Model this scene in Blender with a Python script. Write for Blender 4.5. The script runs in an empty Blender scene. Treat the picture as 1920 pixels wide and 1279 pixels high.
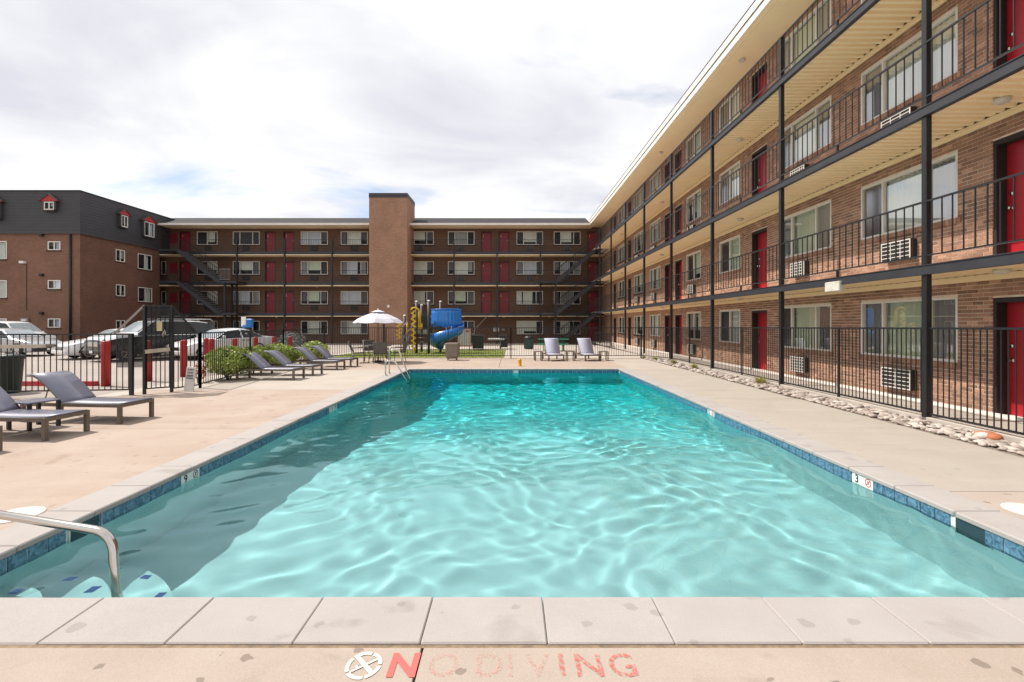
import bpy, bmesh, math, random
import numpy as np
from mathutils import Vector, Matrix, noise as mnoise
R = math.radians
random.seed(7)
rng = np.random.default_rng(7)
S = bpy.context.scene
COL = S.collection

# ------------------------------------------------------------------ camera
CH = 1.65                       # camera height above the pool deck
cam_d = bpy.data.cameras.new('camera')
cam_d.sensor_width = 36.0
cam_d.lens = 36.0 * 901.0 / 1920.0
cam_d.shift_x = 2.0 / 1920.0
cam_d.shift_y = -33.0 / 1920.0
cam_d.clip_start = 0.05
cam_d.clip_end = 3000.0
cam = bpy.data.objects.new('camera', cam_d)
COL.objects.link(cam)
cam.location = (0.0, 0.0, CH)
cam.rotation_euler = (R(90), 0, 0)
S.camera = cam

# ------------------------------------------------------------------ sun and sky
SUN_TRAVEL = Vector((1.0, -0.36, -1.47)).normalized()      # the way the light goes
to_sun = -SUN_TRAVEL
SUN_EL = math.asin(to_sun.z)
SUN_AZ = math.atan2(to_sun.x, to_sun.y)                    # from +Y towards +X
sun_d = bpy.data.lights.new('sun', 'SUN')
sun_d.energy = SUN_E = 4.3
sun_d.angle = R(0.5)
sun_d.color = (1.0, 0.945, 0.87)
sun = bpy.data.objects.new('sun', sun_d)
COL.objects.link(sun)
sun.location = (-20, 10, 40)
sun.rotation_euler = SUN_TRAVEL.to_track_quat('-Z', 'Y').to_euler()

world = bpy.data.worlds.new('World')
S.world = world
world.use_nodes = True
WN, WL = world.node_tree.nodes, world.node_tree.links
WN.clear()
def wn(t, **k):
    n = WN.new(t)
    for a, b in k.items(): setattr(n, a, b)
    return n
w_out = wn('ShaderNodeOutputWorld')
w_sky = wn('ShaderNodeTexSky', sky_type='NISHITA', sun_disc=False)
w_sky.sun_elevation = SUN_EL
w_sky.sun_rotation = SUN_AZ
w_sky.altitude = 1600; w_sky.air_density = 1.0; w_sky.dust_density = 0.6; w_sky.ozone_density = 1.0
w_bg = wn('ShaderNodeBackground'); w_bg.inputs['Strength'].default_value = 0.125
WL.new(w_sky.outputs[0], w_bg.inputs['Color'])
# thin bright cloud sheet: direction projected on a high flat layer
w_tc = wn('ShaderNodeTexCoord')
w_sep = wn('ShaderNodeSeparateXYZ'); WL.new(w_tc.outputs['Generated'], w_sep.inputs[0])
def wmath(op, a, b=None, c=None):
    n = wn('ShaderNodeMath', operation=op)
    for i, v in enumerate((a, b, c)):
        if v is None: continue
        if isinstance(v, (int, float)): n.inputs[i].default_value = v
        else: WL.new(v, n.inputs[i])
    return n.outputs[0]
zz = wmath('ADD', wmath('MAXIMUM', w_sep.outputs[2], 0.0), 0.11)
px_ = wmath('DIVIDE', w_sep.outputs[0], zz)
py_ = wmath('DIVIDE', w_sep.outputs[1], zz)
w_c = wn('ShaderNodeCombineXYZ'); WL.new(px_, w_c.inputs[0]); WL.new(py_, w_c.inputs[1])
w_map = wn('ShaderNodeMapping'); WL.new(w_c.outputs[0], w_map.inputs[0])
w_map.inputs['Location'].default_value = (1.1, 5.2, 0.0)
w_map.inputs['Rotation'].default_value = (0, 0, R(24))
w_map.inputs['Scale'].default_value = (0.55, 0.9, 1.0)
w_n1 = wn('ShaderNodeTexNoise', noise_dimensions='3D')
w_n1.inputs['Scale'].default_value = 1.15; w_n1.inputs['Detail'].default_value = 9; w_n1.inputs['Roughness'].default_value = 0.52
w_n1.inputs['Distortion'].default_value = 0.55
WL.new(w_map.outputs[0], w_n1.inputs['Vector'])
w_r1 = wn('ShaderNodeValToRGB'); WL.new(w_n1.outputs[0], w_r1.inputs[0])
w_r1.color_ramp.elements[0].position = 0.27; w_r1.color_ramp.elements[0].color = (0.15, 0.15, 0.15, 1)
w_r1.color_ramp.elements[1].position = 0.42; w_r1.color_ramp.elements[1].color = (1, 1, 1, 1)
w_n2 = wn('ShaderNodeTexNoise', noise_dimensions='3D')
w_n2.inputs['Scale'].default_value = 1.5; w_n2.inputs['Detail'].default_value = 6; w_n2.inputs['Roughness'].default_value = 0.5
w_n2.inputs['Distortion'].default_value = 0.5
w_map2 = wn('ShaderNodeMapping'); WL.new(w_c.outputs[0], w_map2.inputs[0])
w_map2.inputs['Location'].default_value = (7.7, -2.1, 4.0); w_map2.inputs['Scale'].default_value = (0.62, 0.72, 1.0)
WL.new(w_map2.outputs[0], w_n2.inputs['Vector'])
w_r2 = wn('ShaderNodeValToRGB'); WL.new(w_n2.outputs[0], w_r2.inputs[0])
w_r2.color_ramp.elements[0].position = 0.34; w_r2.color_ramp.elements[0].color = (0.63, 0.635, 0.695, 1)
w_r2.color_ramp.elements[1].position = 0.57; w_r2.color_ramp.elements[1].color = (0.885, 0.885, 0.89, 1)
w_cl = wn('ShaderNodeBackground'); w_cl.inputs['Strength'].default_value = 0.97
WL.new(w_r2.outputs[0], w_cl.inputs['Color'])
w_mix = wn('ShaderNodeMixShader')
WL.new(w_r1.outputs[0], w_mix.inputs[0]); WL.new(w_bg.outputs[0], w_mix.inputs[1]); WL.new(w_cl.outputs[0], w_mix.inputs[2])
WL.new(w_mix.outputs[0], w_out.inputs['Surface'])

# ------------------------------------------------------------------ render look
S.view_settings.view_transform = 'Standard'
S.view_settings.look = 'None'
S.view_settings.exposure = 0.34
S.view_settings.gamma = 1.0
S.view_settings.use_curve_mapping = False
S.render.engine = 'CYCLES'
cy = S.cycles
cy.max_bounces = 10; cy.diffuse_bounces = 6; cy.glossy_bounces = 3; cy.transmission_bounces = 6
cy.transparent_max_bounces = 14; cy.volume_bounces = 0
cy.caustics_reflective = False; cy.caustics_refractive = False
cy.sample_clamp_indirect = 6.0
cy.use_denoising = True
try: cy.denoiser = 'OPENIMAGEDENOISE'
except Exception: pass

# ------------------------------------------------------------------ helpers
def setp(o, label=None, cat=None, group=None, kind=None):
    if label: o['label'] = label
    if cat: o['category'] = cat
    if group: o['group'] = group
    if kind: o['kind'] = kind
    return o

def thing(name, label, cat, loc=(0, 0, 0), rz=0.0, group=None):
    o = bpy.data.objects.new(name, None)
    o.empty_display_size = 0.2
    COL.objects.link(o)
    o.location = loc; o.rotation_euler = (0, 0, rz)
    return setp(o, label, cat, group)

def link(name, me, parent=None, loc=(0, 0, 0), rot=(0, 0, 0), kind=None):
    o = bpy.data.objects.new(name, me)
    COL.objects.link(o)
    o.location = loc; o.rotation_euler = rot
    if parent is not None: o.parent = parent
    if kind: o['kind'] = kind
    return o

def world_loc(o):
    v = Vector((0, 0, 0))
    while o is not None:
        v = v + o.location; o = o.parent
    return v

class MB:
    """Collects polygons; build() turns them into one mesh object.  f maps (u, v, w) to world."""
    def __init__(s, f=None): s.v = []; s.q = []; s.mi = []; s.sm = []; s.f = f; s.cur = 0
    def pt(s, p): return tuple(s.f(*p)) if s.f else tuple(p)
    def add(s, vs, fs, smooth=False):
        n = len(s.v)
        s.v += [s.pt(p) for p in vs]
        s.q += [tuple(i + n for i in f) for f in fs]
        s.mi += [s.cur] * len(fs); s.sm += [smooth] * len(fs)
        return s
    def quad(s, a, b, c, d): return s.add([a, b, c, d], [(0, 1, 2, 3)])
    def box(s, x0, x1, y0, y1, z0, z1):
        if x0 > x1: x0, x1 = x1, x0
        if y0 > y1: y0, y1 = y1, y0
        if z0 > z1: z0, z1 = z1, z0
        return s.add([(x0, y0, z0), (x1, y0, z0), (x1, y1, z0), (x0, y1, z0), (x0, y0, z1), (x1, y0, z1), (x1, y1, z1), (x0, y1, z1)],
                     [(0, 3, 2, 1), (4, 5, 6, 7), (0, 1, 5, 4), (1, 2, 6, 5), (2, 3, 7, 6), (3, 0, 4, 7)])
    def bbox(s, x0, x1, y0, y1, z0, z1, b=0.01):
        """box with chamfered edges on all sides"""
        vs = []; fs = []
        X = (x0, x1); Y = (y0, y1); Z = (z0, z1)
        idx = {}
        for i in (0, 1):
            for j in (0, 1):
                for k in (0, 1):
                    sx = b if i == 0 else -b; sy = b if j == 0 else -b; sz = b if k == 0 else -b
                    for ax in range(3):
                        p = [X[i] + sx, Y[j] + sy, Z[k] + sz]
                        p[ax] = (X[i], Y[j], Z[k])[ax]
                        idx[(i, j, k, ax)] = len(vs); vs.append(tuple(p))
        for ax in range(3):
            o1, o2 = [a for a in range(3) if a != ax]
            for sd in (0, 1):
                ring = []
                for (p, q) in ((0, 0), (1, 0), (1, 1), (0, 1)):
                    t = [0, 0, 0]; t[ax] = sd; t[o1] = p; t[o2] = q
                    ring.append(idx[(t[0], t[1], t[2], ax)])
                fs.append(tuple(ring if (sd == 1) == (ax != 1) else ring[::-1]))
        for ax in range(3):           # edges running along ax
            o1, o2 = [a for a in range(3) if a != ax]
            for p in (0, 1):
                for q in (0, 1):
                    t0 = [0, 0, 0]; t0[o1] = p; t0[o2] = q; t1 = list(t0); t1[ax] = 1
                    fs.append((idx[(*t0, o1)], idx[(*t1, o1)], idx[(*t1, o2)], idx[(*t0, o2)]))
        for i in (0, 1):
            for j in (0, 1):
                for k in (0, 1):
                    fs.append((idx[(i, j, k, 0)], idx[(i, j, k, 1)], idx[(i, j, k, 2)]))
        return s.add(vs, fs)
    def bar(s, p, q, w, h, up=(0, 0, 1)):
        p = Vector(p); q = Vector(q); d = (q - p).normalized(); up = Vector(up)
        if abs(d.dot(up)) > 0.99: up = Vector((0, 1, 0))
        a = d.cross(up).normalized() * (w / 2); b = a.cross(d).normalized() * (h / 2)
        vs = [p - a - b, p + a - b, p + a + b, p - a + b, q - a - b, q + a - b, q + a + b, q - a + b]
        return s.add(vs, [(0, 1, 2, 3), (7, 6, 5, 4), (0, 4, 5, 1), (1, 5, 6, 2), (2, 6, 7, 3), (3, 7, 4, 0)])
    def tube(s, pts, r, n=8, caps=True, closed=False):
        pts = [Vector(p) for p in pts]; m = len(pts)
        rr = r if isinstance(r, (list, tuple)) else [r] * m
        vs = []; fs = []; ref = None
        for i, p in enumerate(pts):
            if closed: d = pts[(i + 1) % m] - pts[i - 1]
            else: d = pts[min(i + 1, m - 1)] - pts[max(i - 1, 0)]
            d.normalize()
            if ref is None:
                ref = Vector((0, 0, 1)) if abs(d.z) < 0.9 else Vector((1, 0, 0))
            a = (ref - d * ref.dot(d)).normalized(); b = d.cross(a); ref = a
            for k in range(n):
                t = 2 * math.pi * k / n
                vs.append(p + (a * math.cos(t) + b * math.sin(t)) * rr[i])
        for i in range(m if closed else m - 1):
            j = (i + 1) % m
            for k in range(n):
                k2 = (k + 1) % n
                fs.append((i * n + k, i * n + k2, j * n + k2, j * n + k))
        if caps and not closed:
            fs.append(tuple(range(n - 1, -1, -1))); fs.append(tuple((m - 1) * n + k for k in range(n)))
        return s.add(vs, fs, True)
    def lathe(s, prof, c=(0, 0, 0), n=20, caps=True):
        vs = []; fs = []
        for (r, z) in prof:
            for k in range(n):
                t = 2 * math.pi * k / n
                vs.append((c[0] + r * math.cos(t), c[1] + r * math.sin(t), c[2] + z))
        for i in range(len(prof) - 1):
            for k in range(n):
                k2 = (k + 1) % n
                fs.append((i * n + k, i * n + k2, (i + 1) * n + k2, (i + 1) * n + k))
        if caps:
            fs.append(tuple(range(n - 1, -1, -1))); fs.append(tuple((len(prof) - 1) * n + k for k in range(n)))
        return s.add(vs, fs, True)
    def prism(s, poly, axis, a, b):
        """poly: 2-D outline, extruded along axis from a to b"""
        n = len(poly)
        def P(p, t):
            if axis == 'x': return (t, p[0], p[1])
            if axis == 'y': return (p[0], t, p[1])
            return (p[0], p[1], t)
        vs = [P(p, a) for p in poly] + [P(p, b) for p in poly]
        fs = [tuple(range(n - 1, -1, -1)), tuple(range(n, 2 * n))]
        fs += [(i, (i + 1) % n, n + (i + 1) % n, n + i) for i in range(n)]
        return s.add(vs, fs)
    def mesh(s, name, mats, off=None):
        me = bpy.data.meshes.new(name)
        v = s.v if off is None else [(p[0] - off[0], p[1] - off[1], p[2] - off[2]) for p in s.v]
        me.from_pydata([tuple(p) for p in v], [], s.q)
        for m in (mats if isinstance(mats, (list, tuple)) else [mats]): me.materials.append(m)
        me.polygons.foreach_set('material_index', s.mi)
        me.polygons.foreach_set('use_smooth', s.sm)
        bm = bmesh.new(); bm.from_mesh(me)
        bmesh.ops.recalc_face_normals(bm, faces=bm.faces)
        bm.to_mesh(me); bm.free()
        me.update()
        return me
    def build(s, name, mats, parent=None, kind=None, flip=False):
        """verts are in world space; the object hangs under parent at the parent's origin"""
        off = world_loc(parent) if parent is not None else None
        return link(name, s.mesh(name, mats, off), parent, kind=kind)
    def local(s, name, mats, parent=None, kind=None):
        return link(name, s.mesh(name, mats), parent, kind=kind)

def copy_tree(o, parent=None):
    c = o.copy(); COL.objects.link(c)
    if parent is not None: c.parent = parent
    for ch in list(o.children): copy_tree(ch, c)
    return c

# ------------------------------------------------------------------ materials
def new_mat(name):
    m = bpy.data.materials.new(name); m.use_nodes = True
    n = m.node_tree.nodes; n.clear()
    return m, n, m.node_tree.links
def pmat(name, col, rough=0.6, metal=0.0, var=0.12, scale=6.0, bump=0.0, bscale=60.0, spec=0.5, coords='Object', col2=None, detail=5, sheen=0.0, coat=0.0):
    """principled with a soft two-tone noise, optional bump"""
    m, n, l = new_mat(name)
    out = n.new('ShaderNodeOutputMaterial'); b = n.new('ShaderNodeBsdfPrincipled')
    l.new(b.outputs[0], out.inputs[0])
    b.inputs['Roughness'].default_value = rough; b.inputs['Metallic'].default_value = metal
    b.inputs['Specular IOR Level'].default_value = spec
    if coat: b.inputs['Coat Weight'].default_value = coat; b.inputs['Coat Roughness'].default_value = 0.05
    tc = n.new('ShaderNodeTexCoord')
    nz = n.new('ShaderNodeTexNoise'); nz.inputs['Scale'].default_value = scale; nz.inputs['Detail'].default_value = detail
    nz.inputs['Roughness'].default_value = 0.6
    l.new(tc.outputs[coords], nz.inputs['Vector'])
    rp = n.new('ShaderNodeValToRGB'); l.new(nz.outputs[0], rp.inputs[0])
    c2 = col2 if col2 else tuple(c * (1 - 2 * var) for c in col)
    c1 = tuple(min(1, c * (1 + var)) for c in col) if not col2 else col
    rp.color_ramp.elements[0].position = 0.3; rp.color_ramp.elements[0].color = (*c2, 1)
    rp.color_ramp.elements[1].position = 0.7; rp.color_ramp.elements[1].color = (*c1, 1)
    l.new(rp.outputs[0], b.inputs['Base Color'])
    if bump:
        n2 = n.new('ShaderNodeTexNoise'); n2.inputs['Scale'].default_value = bscale; n2.inputs['Detail'].default_value = 4
        l.new(tc.outputs[coords], n2.inputs['Vector'])
        bp = n.new('ShaderNodeBump'); bp.inputs['Strength'].default_value = bump; bp.inputs['Distance'].default_value = 0.01
        l.new(n2.outputs[0], bp.inputs['Height']); l.new(bp.outputs[0], b.inputs['Normal'])
    return m
# ------------------------------------------------------------------ palette
def concrete(name, c1, c2, stain=(0.2, 0.16, 0.13), st_amt=0.5, sc=0.9, st_lo=0.66, rough=0.85, seed=0.0, spots=0.0, perobj=False):
    m, n, l = new_mat(name)
    out = n.new('ShaderNodeOutputMaterial'); b = n.new('ShaderNodeBsdfPrincipled'); l.new(b.outputs[0], out.inputs[0])
    b.inputs['Roughness'].default_value = rough; b.inputs['Specular IOR Level'].default_value = 0.25
    tc = n.new('ShaderNodeTexCoord'); mp = n.new('ShaderNodeMapping'); l.new(tc.outputs['Object'], mp.inputs[0])
    mp.inputs['Location'].default_value = (seed, seed * 1.7, 0)
    if perobj:
        oi = n.new('ShaderNodeObjectInfo'); va = n.new('ShaderNodeVectorMath'); va.operation = 'ADD'; vs_ = n.new('ShaderNodeVectorMath'); vs_.operation = 'SCALE'; vs_.inputs[3].default_value = 1.0
        l.new(oi.outputs['Location'], vs_.inputs[0]); l.new(tc.outputs['Object'], va.inputs[0]); l.new(vs_.outputs[0], va.inputs[1]); l.new(va.outputs[0], mp.inputs[0])
    def noise(s, d=6, r=0.6, dist=0.0, vec=None):
        t = n.new('ShaderNodeTexNoise'); t.inputs['Scale'].default_value = s; t.inputs['Detail'].default_value = d
        t.inputs['Roughness'].default_value = r; t.inputs['Distortion'].default_value = dist
        l.new(vec if vec else mp.outputs[0], t.inputs['Vector']); return t.outputs[0]
    def ramp(v, p0, p1, a=(0, 0, 0), c=(1, 1, 1)):
        r = n.new('ShaderNodeValToRGB'); l.new(v, r.inputs[0])
        r.color_ramp.elements[0].position = p0; r.color_ramp.elements[0].color = (*a, 1)
        r.color_ramp.elements[1].position = p1; r.color_ramp.elements[1].color = (*c, 1)
        return r.outputs[0]
    def mix(f, a, c, mode='MIX'):
        x = n.new('ShaderNodeMix'); x.data_type = 'RGBA'; x.blend_type = mode
        if isinstance(f, float): x.inputs[0].default_value = f
        else: l.new(f, x.inputs[0])
        for i, v in ((6, a), (7, c)):
            if isinstance(v, tuple): x.inputs[i].default_value = (*v, 1)
            else: l.new(v, x.inputs[i])
        return x.outputs[2]
    base = mix(ramp(noise(sc, 8, 0.62, 0.3), 0.32, 0.68), c2, c1)
    mp2 = n.new('ShaderNodeMapping'); l.new(tc.outputs['Object'], mp2.inputs[0])
    mp2.inputs['Scale'].default_value = (0.35, 1.6, 1); mp2.inputs['Location'].default_value = (seed + 3, 5, 0)
    streak = ramp(noise(1.5, 6, 0.6, 0.4, mp2.outputs[0]), 0.5, 0.72)
    sf = n.new('ShaderNodeMath'); sf.operation = 'MULTIPLY'; sf.inputs[1].default_value = 0.35; l.new(streak, sf.inputs[0])
    base = mix(sf.outputs[0], base, tuple(min(1, c * 1.16) for c in c1))
    stf = ramp(noise(1.9, 5, 0.55, 0.6), st_lo, st_lo + 0.08)
    sm = n.new('ShaderNodeMath'); sm.operation = 'MULTIPLY'; sm.inputs[1].default_value = st_amt; l.new(stf, sm.inputs[0])
    base = mix(sm.outputs[0], base, stain)
    if spots:
        vo = n.new('ShaderNodeTexVoronoi'); vo.inputs['Scale'].default_value = 7.5; vo.inputs['Randomness'].default_value = 1.0
        ad = n.new('ShaderNodeVectorMath'); ad.operation = 'ADD'; sc3 = n.new('ShaderNodeVectorMath'); sc3.operation = 'SCALE'; sc3.inputs[3].default_value = 0.07
        nzv = n.new('ShaderNodeTexNoise'); nzv.inputs['Scale'].default_value = 14; l.new(mp.outputs[0], nzv.inputs['Vector']); l.new(nzv.outputs['Color'], sc3.inputs[0])
        l.new(mp.outputs[0], ad.inputs[0]); l.new(sc3.outputs[0], ad.inputs[1]); l.new(ad.outputs[0], vo.inputs['Vector'])
        sr = n.new('ShaderNodeSeparateColor'); l.new(vo.outputs['Color'], sr.inputs[0])
        size = ramp(sr.outputs[0], 0.74, 1.0, (0, 0, 0), (0.36, 0.36, 0.36))
        ls = n.new('ShaderNodeMath'); ls.operation = 'SUBTRACT'; l.new(size, ls.inputs[0]); l.new(vo.outputs['Distance'], ls.inputs[1])
        spf = ramp(ls.outputs[0], 0.0, 0.03)
        sm2 = n.new('ShaderNodeMath'); sm2.operation = 'MULTIPLY'; sm2.inputs[1].default_value = 0.6 * spots; l.new(spf, sm2.inputs[0])
        base = mix(sm2.outputs[0], base, tuple(c * 0.75 for c in stain))
    grain = ramp(noise(160, 3, 0.7), 0.25, 0.75, (0.82, 0.82, 0.82), (1.1, 1.1, 1.1))
    base = mix(1.0, base, grain, 'MULTIPLY')
    l.new(base, b.inputs['Base Color'])
    bp = n.new('ShaderNodeBump'); bp.inputs['Strength'].default_value = 0.25; bp.inputs['Distance'].default_value = 0.004
    l.new(noise(90, 5, 0.7), bp.inputs['Height']); l.new(bp.outputs[0], b.inputs['Normal'])
    return m

M = {}
M['deck_pink'] = concrete('deck_pink', (0.413, 0.333, 0.276), (0.365, 0.279, 0.222), stain=(0.25, 0.18, 0.13), st_amt=0.45, st_lo=0.60, spots=0.5)
M['deck_pale'] = concrete('deck_pale', (0.440, 0.383, 0.330), (0.396, 0.339, 0.290), st_amt=0.25, st_lo=0.72, seed=9)
M['deck_grey'] = concrete('deck_grey', (0.400, 0.356, 0.308), (0.361, 0.317, 0.268), st_amt=0.3, st_lo=0.69, seed=21, spots=0.3)
M['deck_near'] = concrete('deck_near', (0.400, 0.333, 0.284), (0.347, 0.279, 0.229), stain=(0.20, 0.15, 0.115), st_amt=0.28, st_lo=0.62, seed=33, spots=1.0)
M['coping'] = concrete('coping', (0.394, 0.361, 0.340), (0.363, 0.328, 0.307), stain=(0.22, 0.19, 0.165), st_amt=0.4, st_lo=0.61, sc=2.2, seed=5, spots=0.5, perobj=True)
M['grout'] = pmat('grout', (0.62, 0.66, 0.66), rough=0.9)
M['sealant'] = pmat('sealant', (0.24, 0.165, 0.10), rough=0.9, var=0.2, scale=25)
M['joint'] = pmat('joint', (0.16, 0.115, 0.075), rough=0.95, var=0.2, scale=30)
M['walkway'] = concrete('walkway', (0.50, 0.445, 0.39), (0.42, 0.37, 0.32), st_amt=0.35, seed=13)
M['balcony_concrete'] = concrete('balcony_concrete', (0.64, 0.58, 0.51), (0.58, 0.52, 0.45), st_amt=0.3, seed=61)
M['asphalt'] = concrete('asphalt', (0.360, 0.310, 0.275), (0.306, 0.261, 0.230), stain=(0.12, 0.10, 0.09), st_amt=0.5, st_lo=0.64, sc=0.35, seed=41)
M['pavement'] = concrete('pavement', (0.468, 0.414, 0.360), (0.414, 0.360, 0.310), st_amt=0.25, sc=0.5, seed=55)
M['terrain'] = pmat('terrain', (0.16, 0.13, 0.10), rough=1.0, scale=0.4)
M['plaster'] = pmat('plaster', (0.57, 0.70, 0.70), rough=0.75, var=0.03, scale=1.5, spec=0.2)
M['step_tile'] = pmat('step_tile', (0.07, 0.20, 0.72), rough=0.3)
M['black_metal'] = pmat('black_metal', (0.012, 0.0125, 0.015), rough=0.42, var=0.15, scale=4, bump=0.03, bscale=120)
M['beam_metal'] = pmat('beam_metal', (0.030, 0.030, 0.036), rough=0.5, var=0.12, scale=3)
M['cream'] = pmat('cream', (0.95, 0.76, 0.49), rough=0.6, var=0.02, scale=2.0)
M['cream_pale'] = pmat('cream_pale', (0.95, 0.77, 0.52), rough=0.6, var=0.02, scale=2.0)
M['fascia'] = pmat('fascia', (0.80, 0.74, 0.68), rough=0.6, var=0.05, scale=2.0)
M['white_frame'] = pmat('white_frame', (0.76, 0.72, 0.66), rough=0.5, var=0.03)
M['white_paint'] = pmat('white_paint', (0.78, 0.76, 0.72), rough=0.5, var=0.03)
M['red_door'] = pmat('red_door', (0.40, 0.013, 0.022), rough=0.38, var=0.06, scale=3, spec=0.5)
M['red_door_shaded'] = pmat('red_door_shaded', (0.235, 0.010, 0.022), rough=0.45, var=0.06, scale=3)  # red door paint with the far facade's shade put into its colour
M['red_paint'] = pmat('red_paint', (0.42, 0.012, 0.014), rough=0.45, var=0.1, scale=5)
M['dark_jamb'] = pmat('dark_jamb', (0.022, 0.018, 0.017), rough=0.6)
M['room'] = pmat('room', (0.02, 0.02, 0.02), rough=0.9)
M['chrome'] = pmat('chrome', (0.62, 0.60, 0.58), rough=0.16, metal=1.0, var=0.03)
M['steel'] = pmat('steel', (0.62, 0.57, 0.52), rough=0.14, metal=1.0, var=0.04)
M['bronze'] = pmat('bronze', (0.155, 0.125, 0.10), rough=0.45, var=0.08, scale=8, metal=0.3)
M['sling'] = pmat('sling', (0.155, 0.155, 0.21), rough=0.36, coat=0.25, var=0.06, scale=3, bump=0.08, bscale=400)
M['sling_pale'] = pmat('sling_pale', (0.40, 0.40, 0.50), rough=0.6, var=0.04, scale=3)
M['mesh_grey'] = pmat('mesh_grey', (0.115, 0.105, 0.10), rough=0.65, var=0.08, scale=8)
M['canvas'] = pmat('canvas', (0.56, 0.55, 0.61), rough=0.8, var=0.03, scale=2)
M['siding'] = pmat('siding', (0.050, 0.046, 0.052), rough=0.6, var=0.06, scale=1.5)
M['grey_metal'] = pmat('grey_metal', (0.26, 0.24, 0.23), rough=0.5)
M['ac_face'] = pmat('ac_face', (0.66, 0.62, 0.57), rough=0.5, var=0.04)
M['ac_body'] = pmat('ac_body', (0.02, 0.018, 0.017), rough=0.6)
M['dull_ac'] = pmat('dull_ac', (0.075, 0.06, 0.05), rough=0.6)

def curtain_mat(name, c):
    m = pmat(name, c, rough=0.85, var=0.06, scale=2.0)
    return m
M['cur_green'] = curtain_mat('cur_green', (0.66, 0.74, 0.58))
M['cur_pale'] = curtain_mat('cur_pale', (0.74, 0.74, 0.68))
M['cur_grey'] = curtain_mat('cur_grey', (0.33, 0.32, 0.33))
M['cur_dark'] = curtain_mat('cur_dark', (0.12, 0.12, 0.13))
M['cur_blue'] = curtain_mat('cur_blue', (0.62, 0.65, 0.74))

def glass_mat(name, tint, refl=1.0, rough=0.015):
    m, n, l = new_mat(name)
    out = n.new('ShaderNodeOutputMaterial'); mx = n.new('ShaderNodeMixShader'); tr = n.new('ShaderNodeBsdfTransparent'); gl = n.new('ShaderNodeBsdfGlossy')
    fr = n.new('ShaderNodeFresnel'); fr.inputs[0].default_value = 1.5
    tr.inputs[0].default_value = (*tint, 1); gl.inputs['Roughness'].default_value = rough
    mu = n.new('ShaderNodeMath'); mu.operation = 'MULTIPLY_ADD'; mu.inputs[1].default_value = refl; mu.inputs[2].default_value = 0.005; l.new(fr.outputs[0], mu.inputs[0])
    tc = n.new('ShaderNodeTexCoord'); nz = n.new('ShaderNodeTexNoise'); nz.inputs['Scale'].default_value = 1.3; l.new(tc.outputs['Object'], nz.inputs['Vector'])
    bp = n.new('ShaderNodeBump'); bp.inputs['Strength'].default_value = 0.02; bp.inputs['Distance'].default_value = 0.02
    l.new(nz.outputs[0], bp.inputs['Height']); l.new(bp.outputs[0], gl.inputs['Normal'])
    l.new(mu.outputs[0], mx.inputs[0]); l.new(tr.outputs[0], mx.inputs[1]); l.new(gl.outputs[0], mx.inputs[2]); l.new(mx.outputs[0], out.inputs[0])
    return m
M['glass'] = glass_mat('glass', (0.93, 0.96, 0.94), 0.38)
M['screen'] = glass_mat('screen', (0.55, 0.56, 0.56), 0.4, 0.15)
M['car_glass'] = glass_mat('car_glass', (0.10, 0.12, 0.12))

def brick_tex(name, c_a, c_b, mortar, axis, scale=1.0, bl=0.2, bh=0.0705, jo=0.011):
    """brick wall for surfaces too far off to tell the bricks apart; axis: which object axes run along the wall"""
    m, n, l = new_mat(name)
    out = n.new('ShaderNodeOutputMaterial'); b = n.new('ShaderNodeBsdfPrincipled'); l.new(b.outputs[0], out.inputs[0])
    b.inputs['Roughness'].default_value = 0.85; b.inputs['Specular IOR Level'].default_value = 0.2
    tc = n.new('ShaderNodeTexCoord'); sp = n.new('ShaderNodeSeparateXYZ'); l.new(tc.outputs['Object'], sp.inputs[0])
    cb = n.new('ShaderNodeCombineXYZ'); l.new(sp.outputs['XYZ'.index(axis)], cb.inputs[0]); l.new(sp.outputs[2], cb.inputs[1])
    br = n.new('ShaderNodeTexBrick'); l.new(cb.outputs[0], br.inputs['Vector'])
    br.inputs['Scale'].default_value = 1.0; br.inputs['Brick Width'].default_value = bl; br.inputs['Row Height'].default_value = bh
    br.inputs['Mortar Size'].default_value = jo / 2; br.inputs['Mortar Smooth'].default_value = 0.2; br.inputs['Bias'].default_value = 0.0
    br.inputs['Color1'].default_value = (*c_a, 1); br.inputs['Color2'].default_value = (*c_b, 1); br.inputs['Mortar'].default_value = (*mortar, 1)
    nz = n.new('ShaderNodeTexNoise'); nz.inputs['Scale'].default_value = 0.7; nz.inputs['Detail'].default_value = 6; l.new(tc.outputs['Object'], nz.inputs['Vector'])
    rp = n.new('ShaderNodeValToRGB'); l.new(nz.outputs[0], rp.inputs[0])
    rp.color_ramp.elements[0].position = 0.3; rp.color_ramp.elements[0].color = (0.86, 0.86, 0.86, 1)
    rp.color_ramp.elements[1].position = 0.7; rp.color_ramp.elements[1].color = (1.08, 1.08, 1.08, 1)
    mx = n.new('ShaderNodeMix'); mx.data_type = 'RGBA'; mx.blend_type = 'MULTIPLY'; mx.inputs[0].default_value = 1.0
    l.new(br.outputs[0], mx.inputs[6]); l.new(rp.outputs[0], mx.inputs[7]); l.new(mx.outputs[2], b.inputs['Base Color'])
    bp = n.new('ShaderNodeBump'); bp.inputs['Strength'].default_value = 0.4; bp.inputs['Distance'].default_value = 0.006; bp.invert = True
    l.new(br.outputs['Fac'], bp.inputs['Height']); l.new(bp.outputs[0], b.inputs['Normal'])
    return m
M['mortar'] = pmat('mortar', (0.80, 0.67, 0.55), rough=0.95, var=0.1, scale=5)
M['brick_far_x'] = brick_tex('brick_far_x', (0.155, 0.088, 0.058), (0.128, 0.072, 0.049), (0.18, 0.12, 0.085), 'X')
M['brick_far_y'] = brick_tex('brick_far_y', (0.40, 0.225, 0.148), (0.32, 0.178, 0.116), (0.56, 0.42, 0.32), 'Y')
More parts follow.
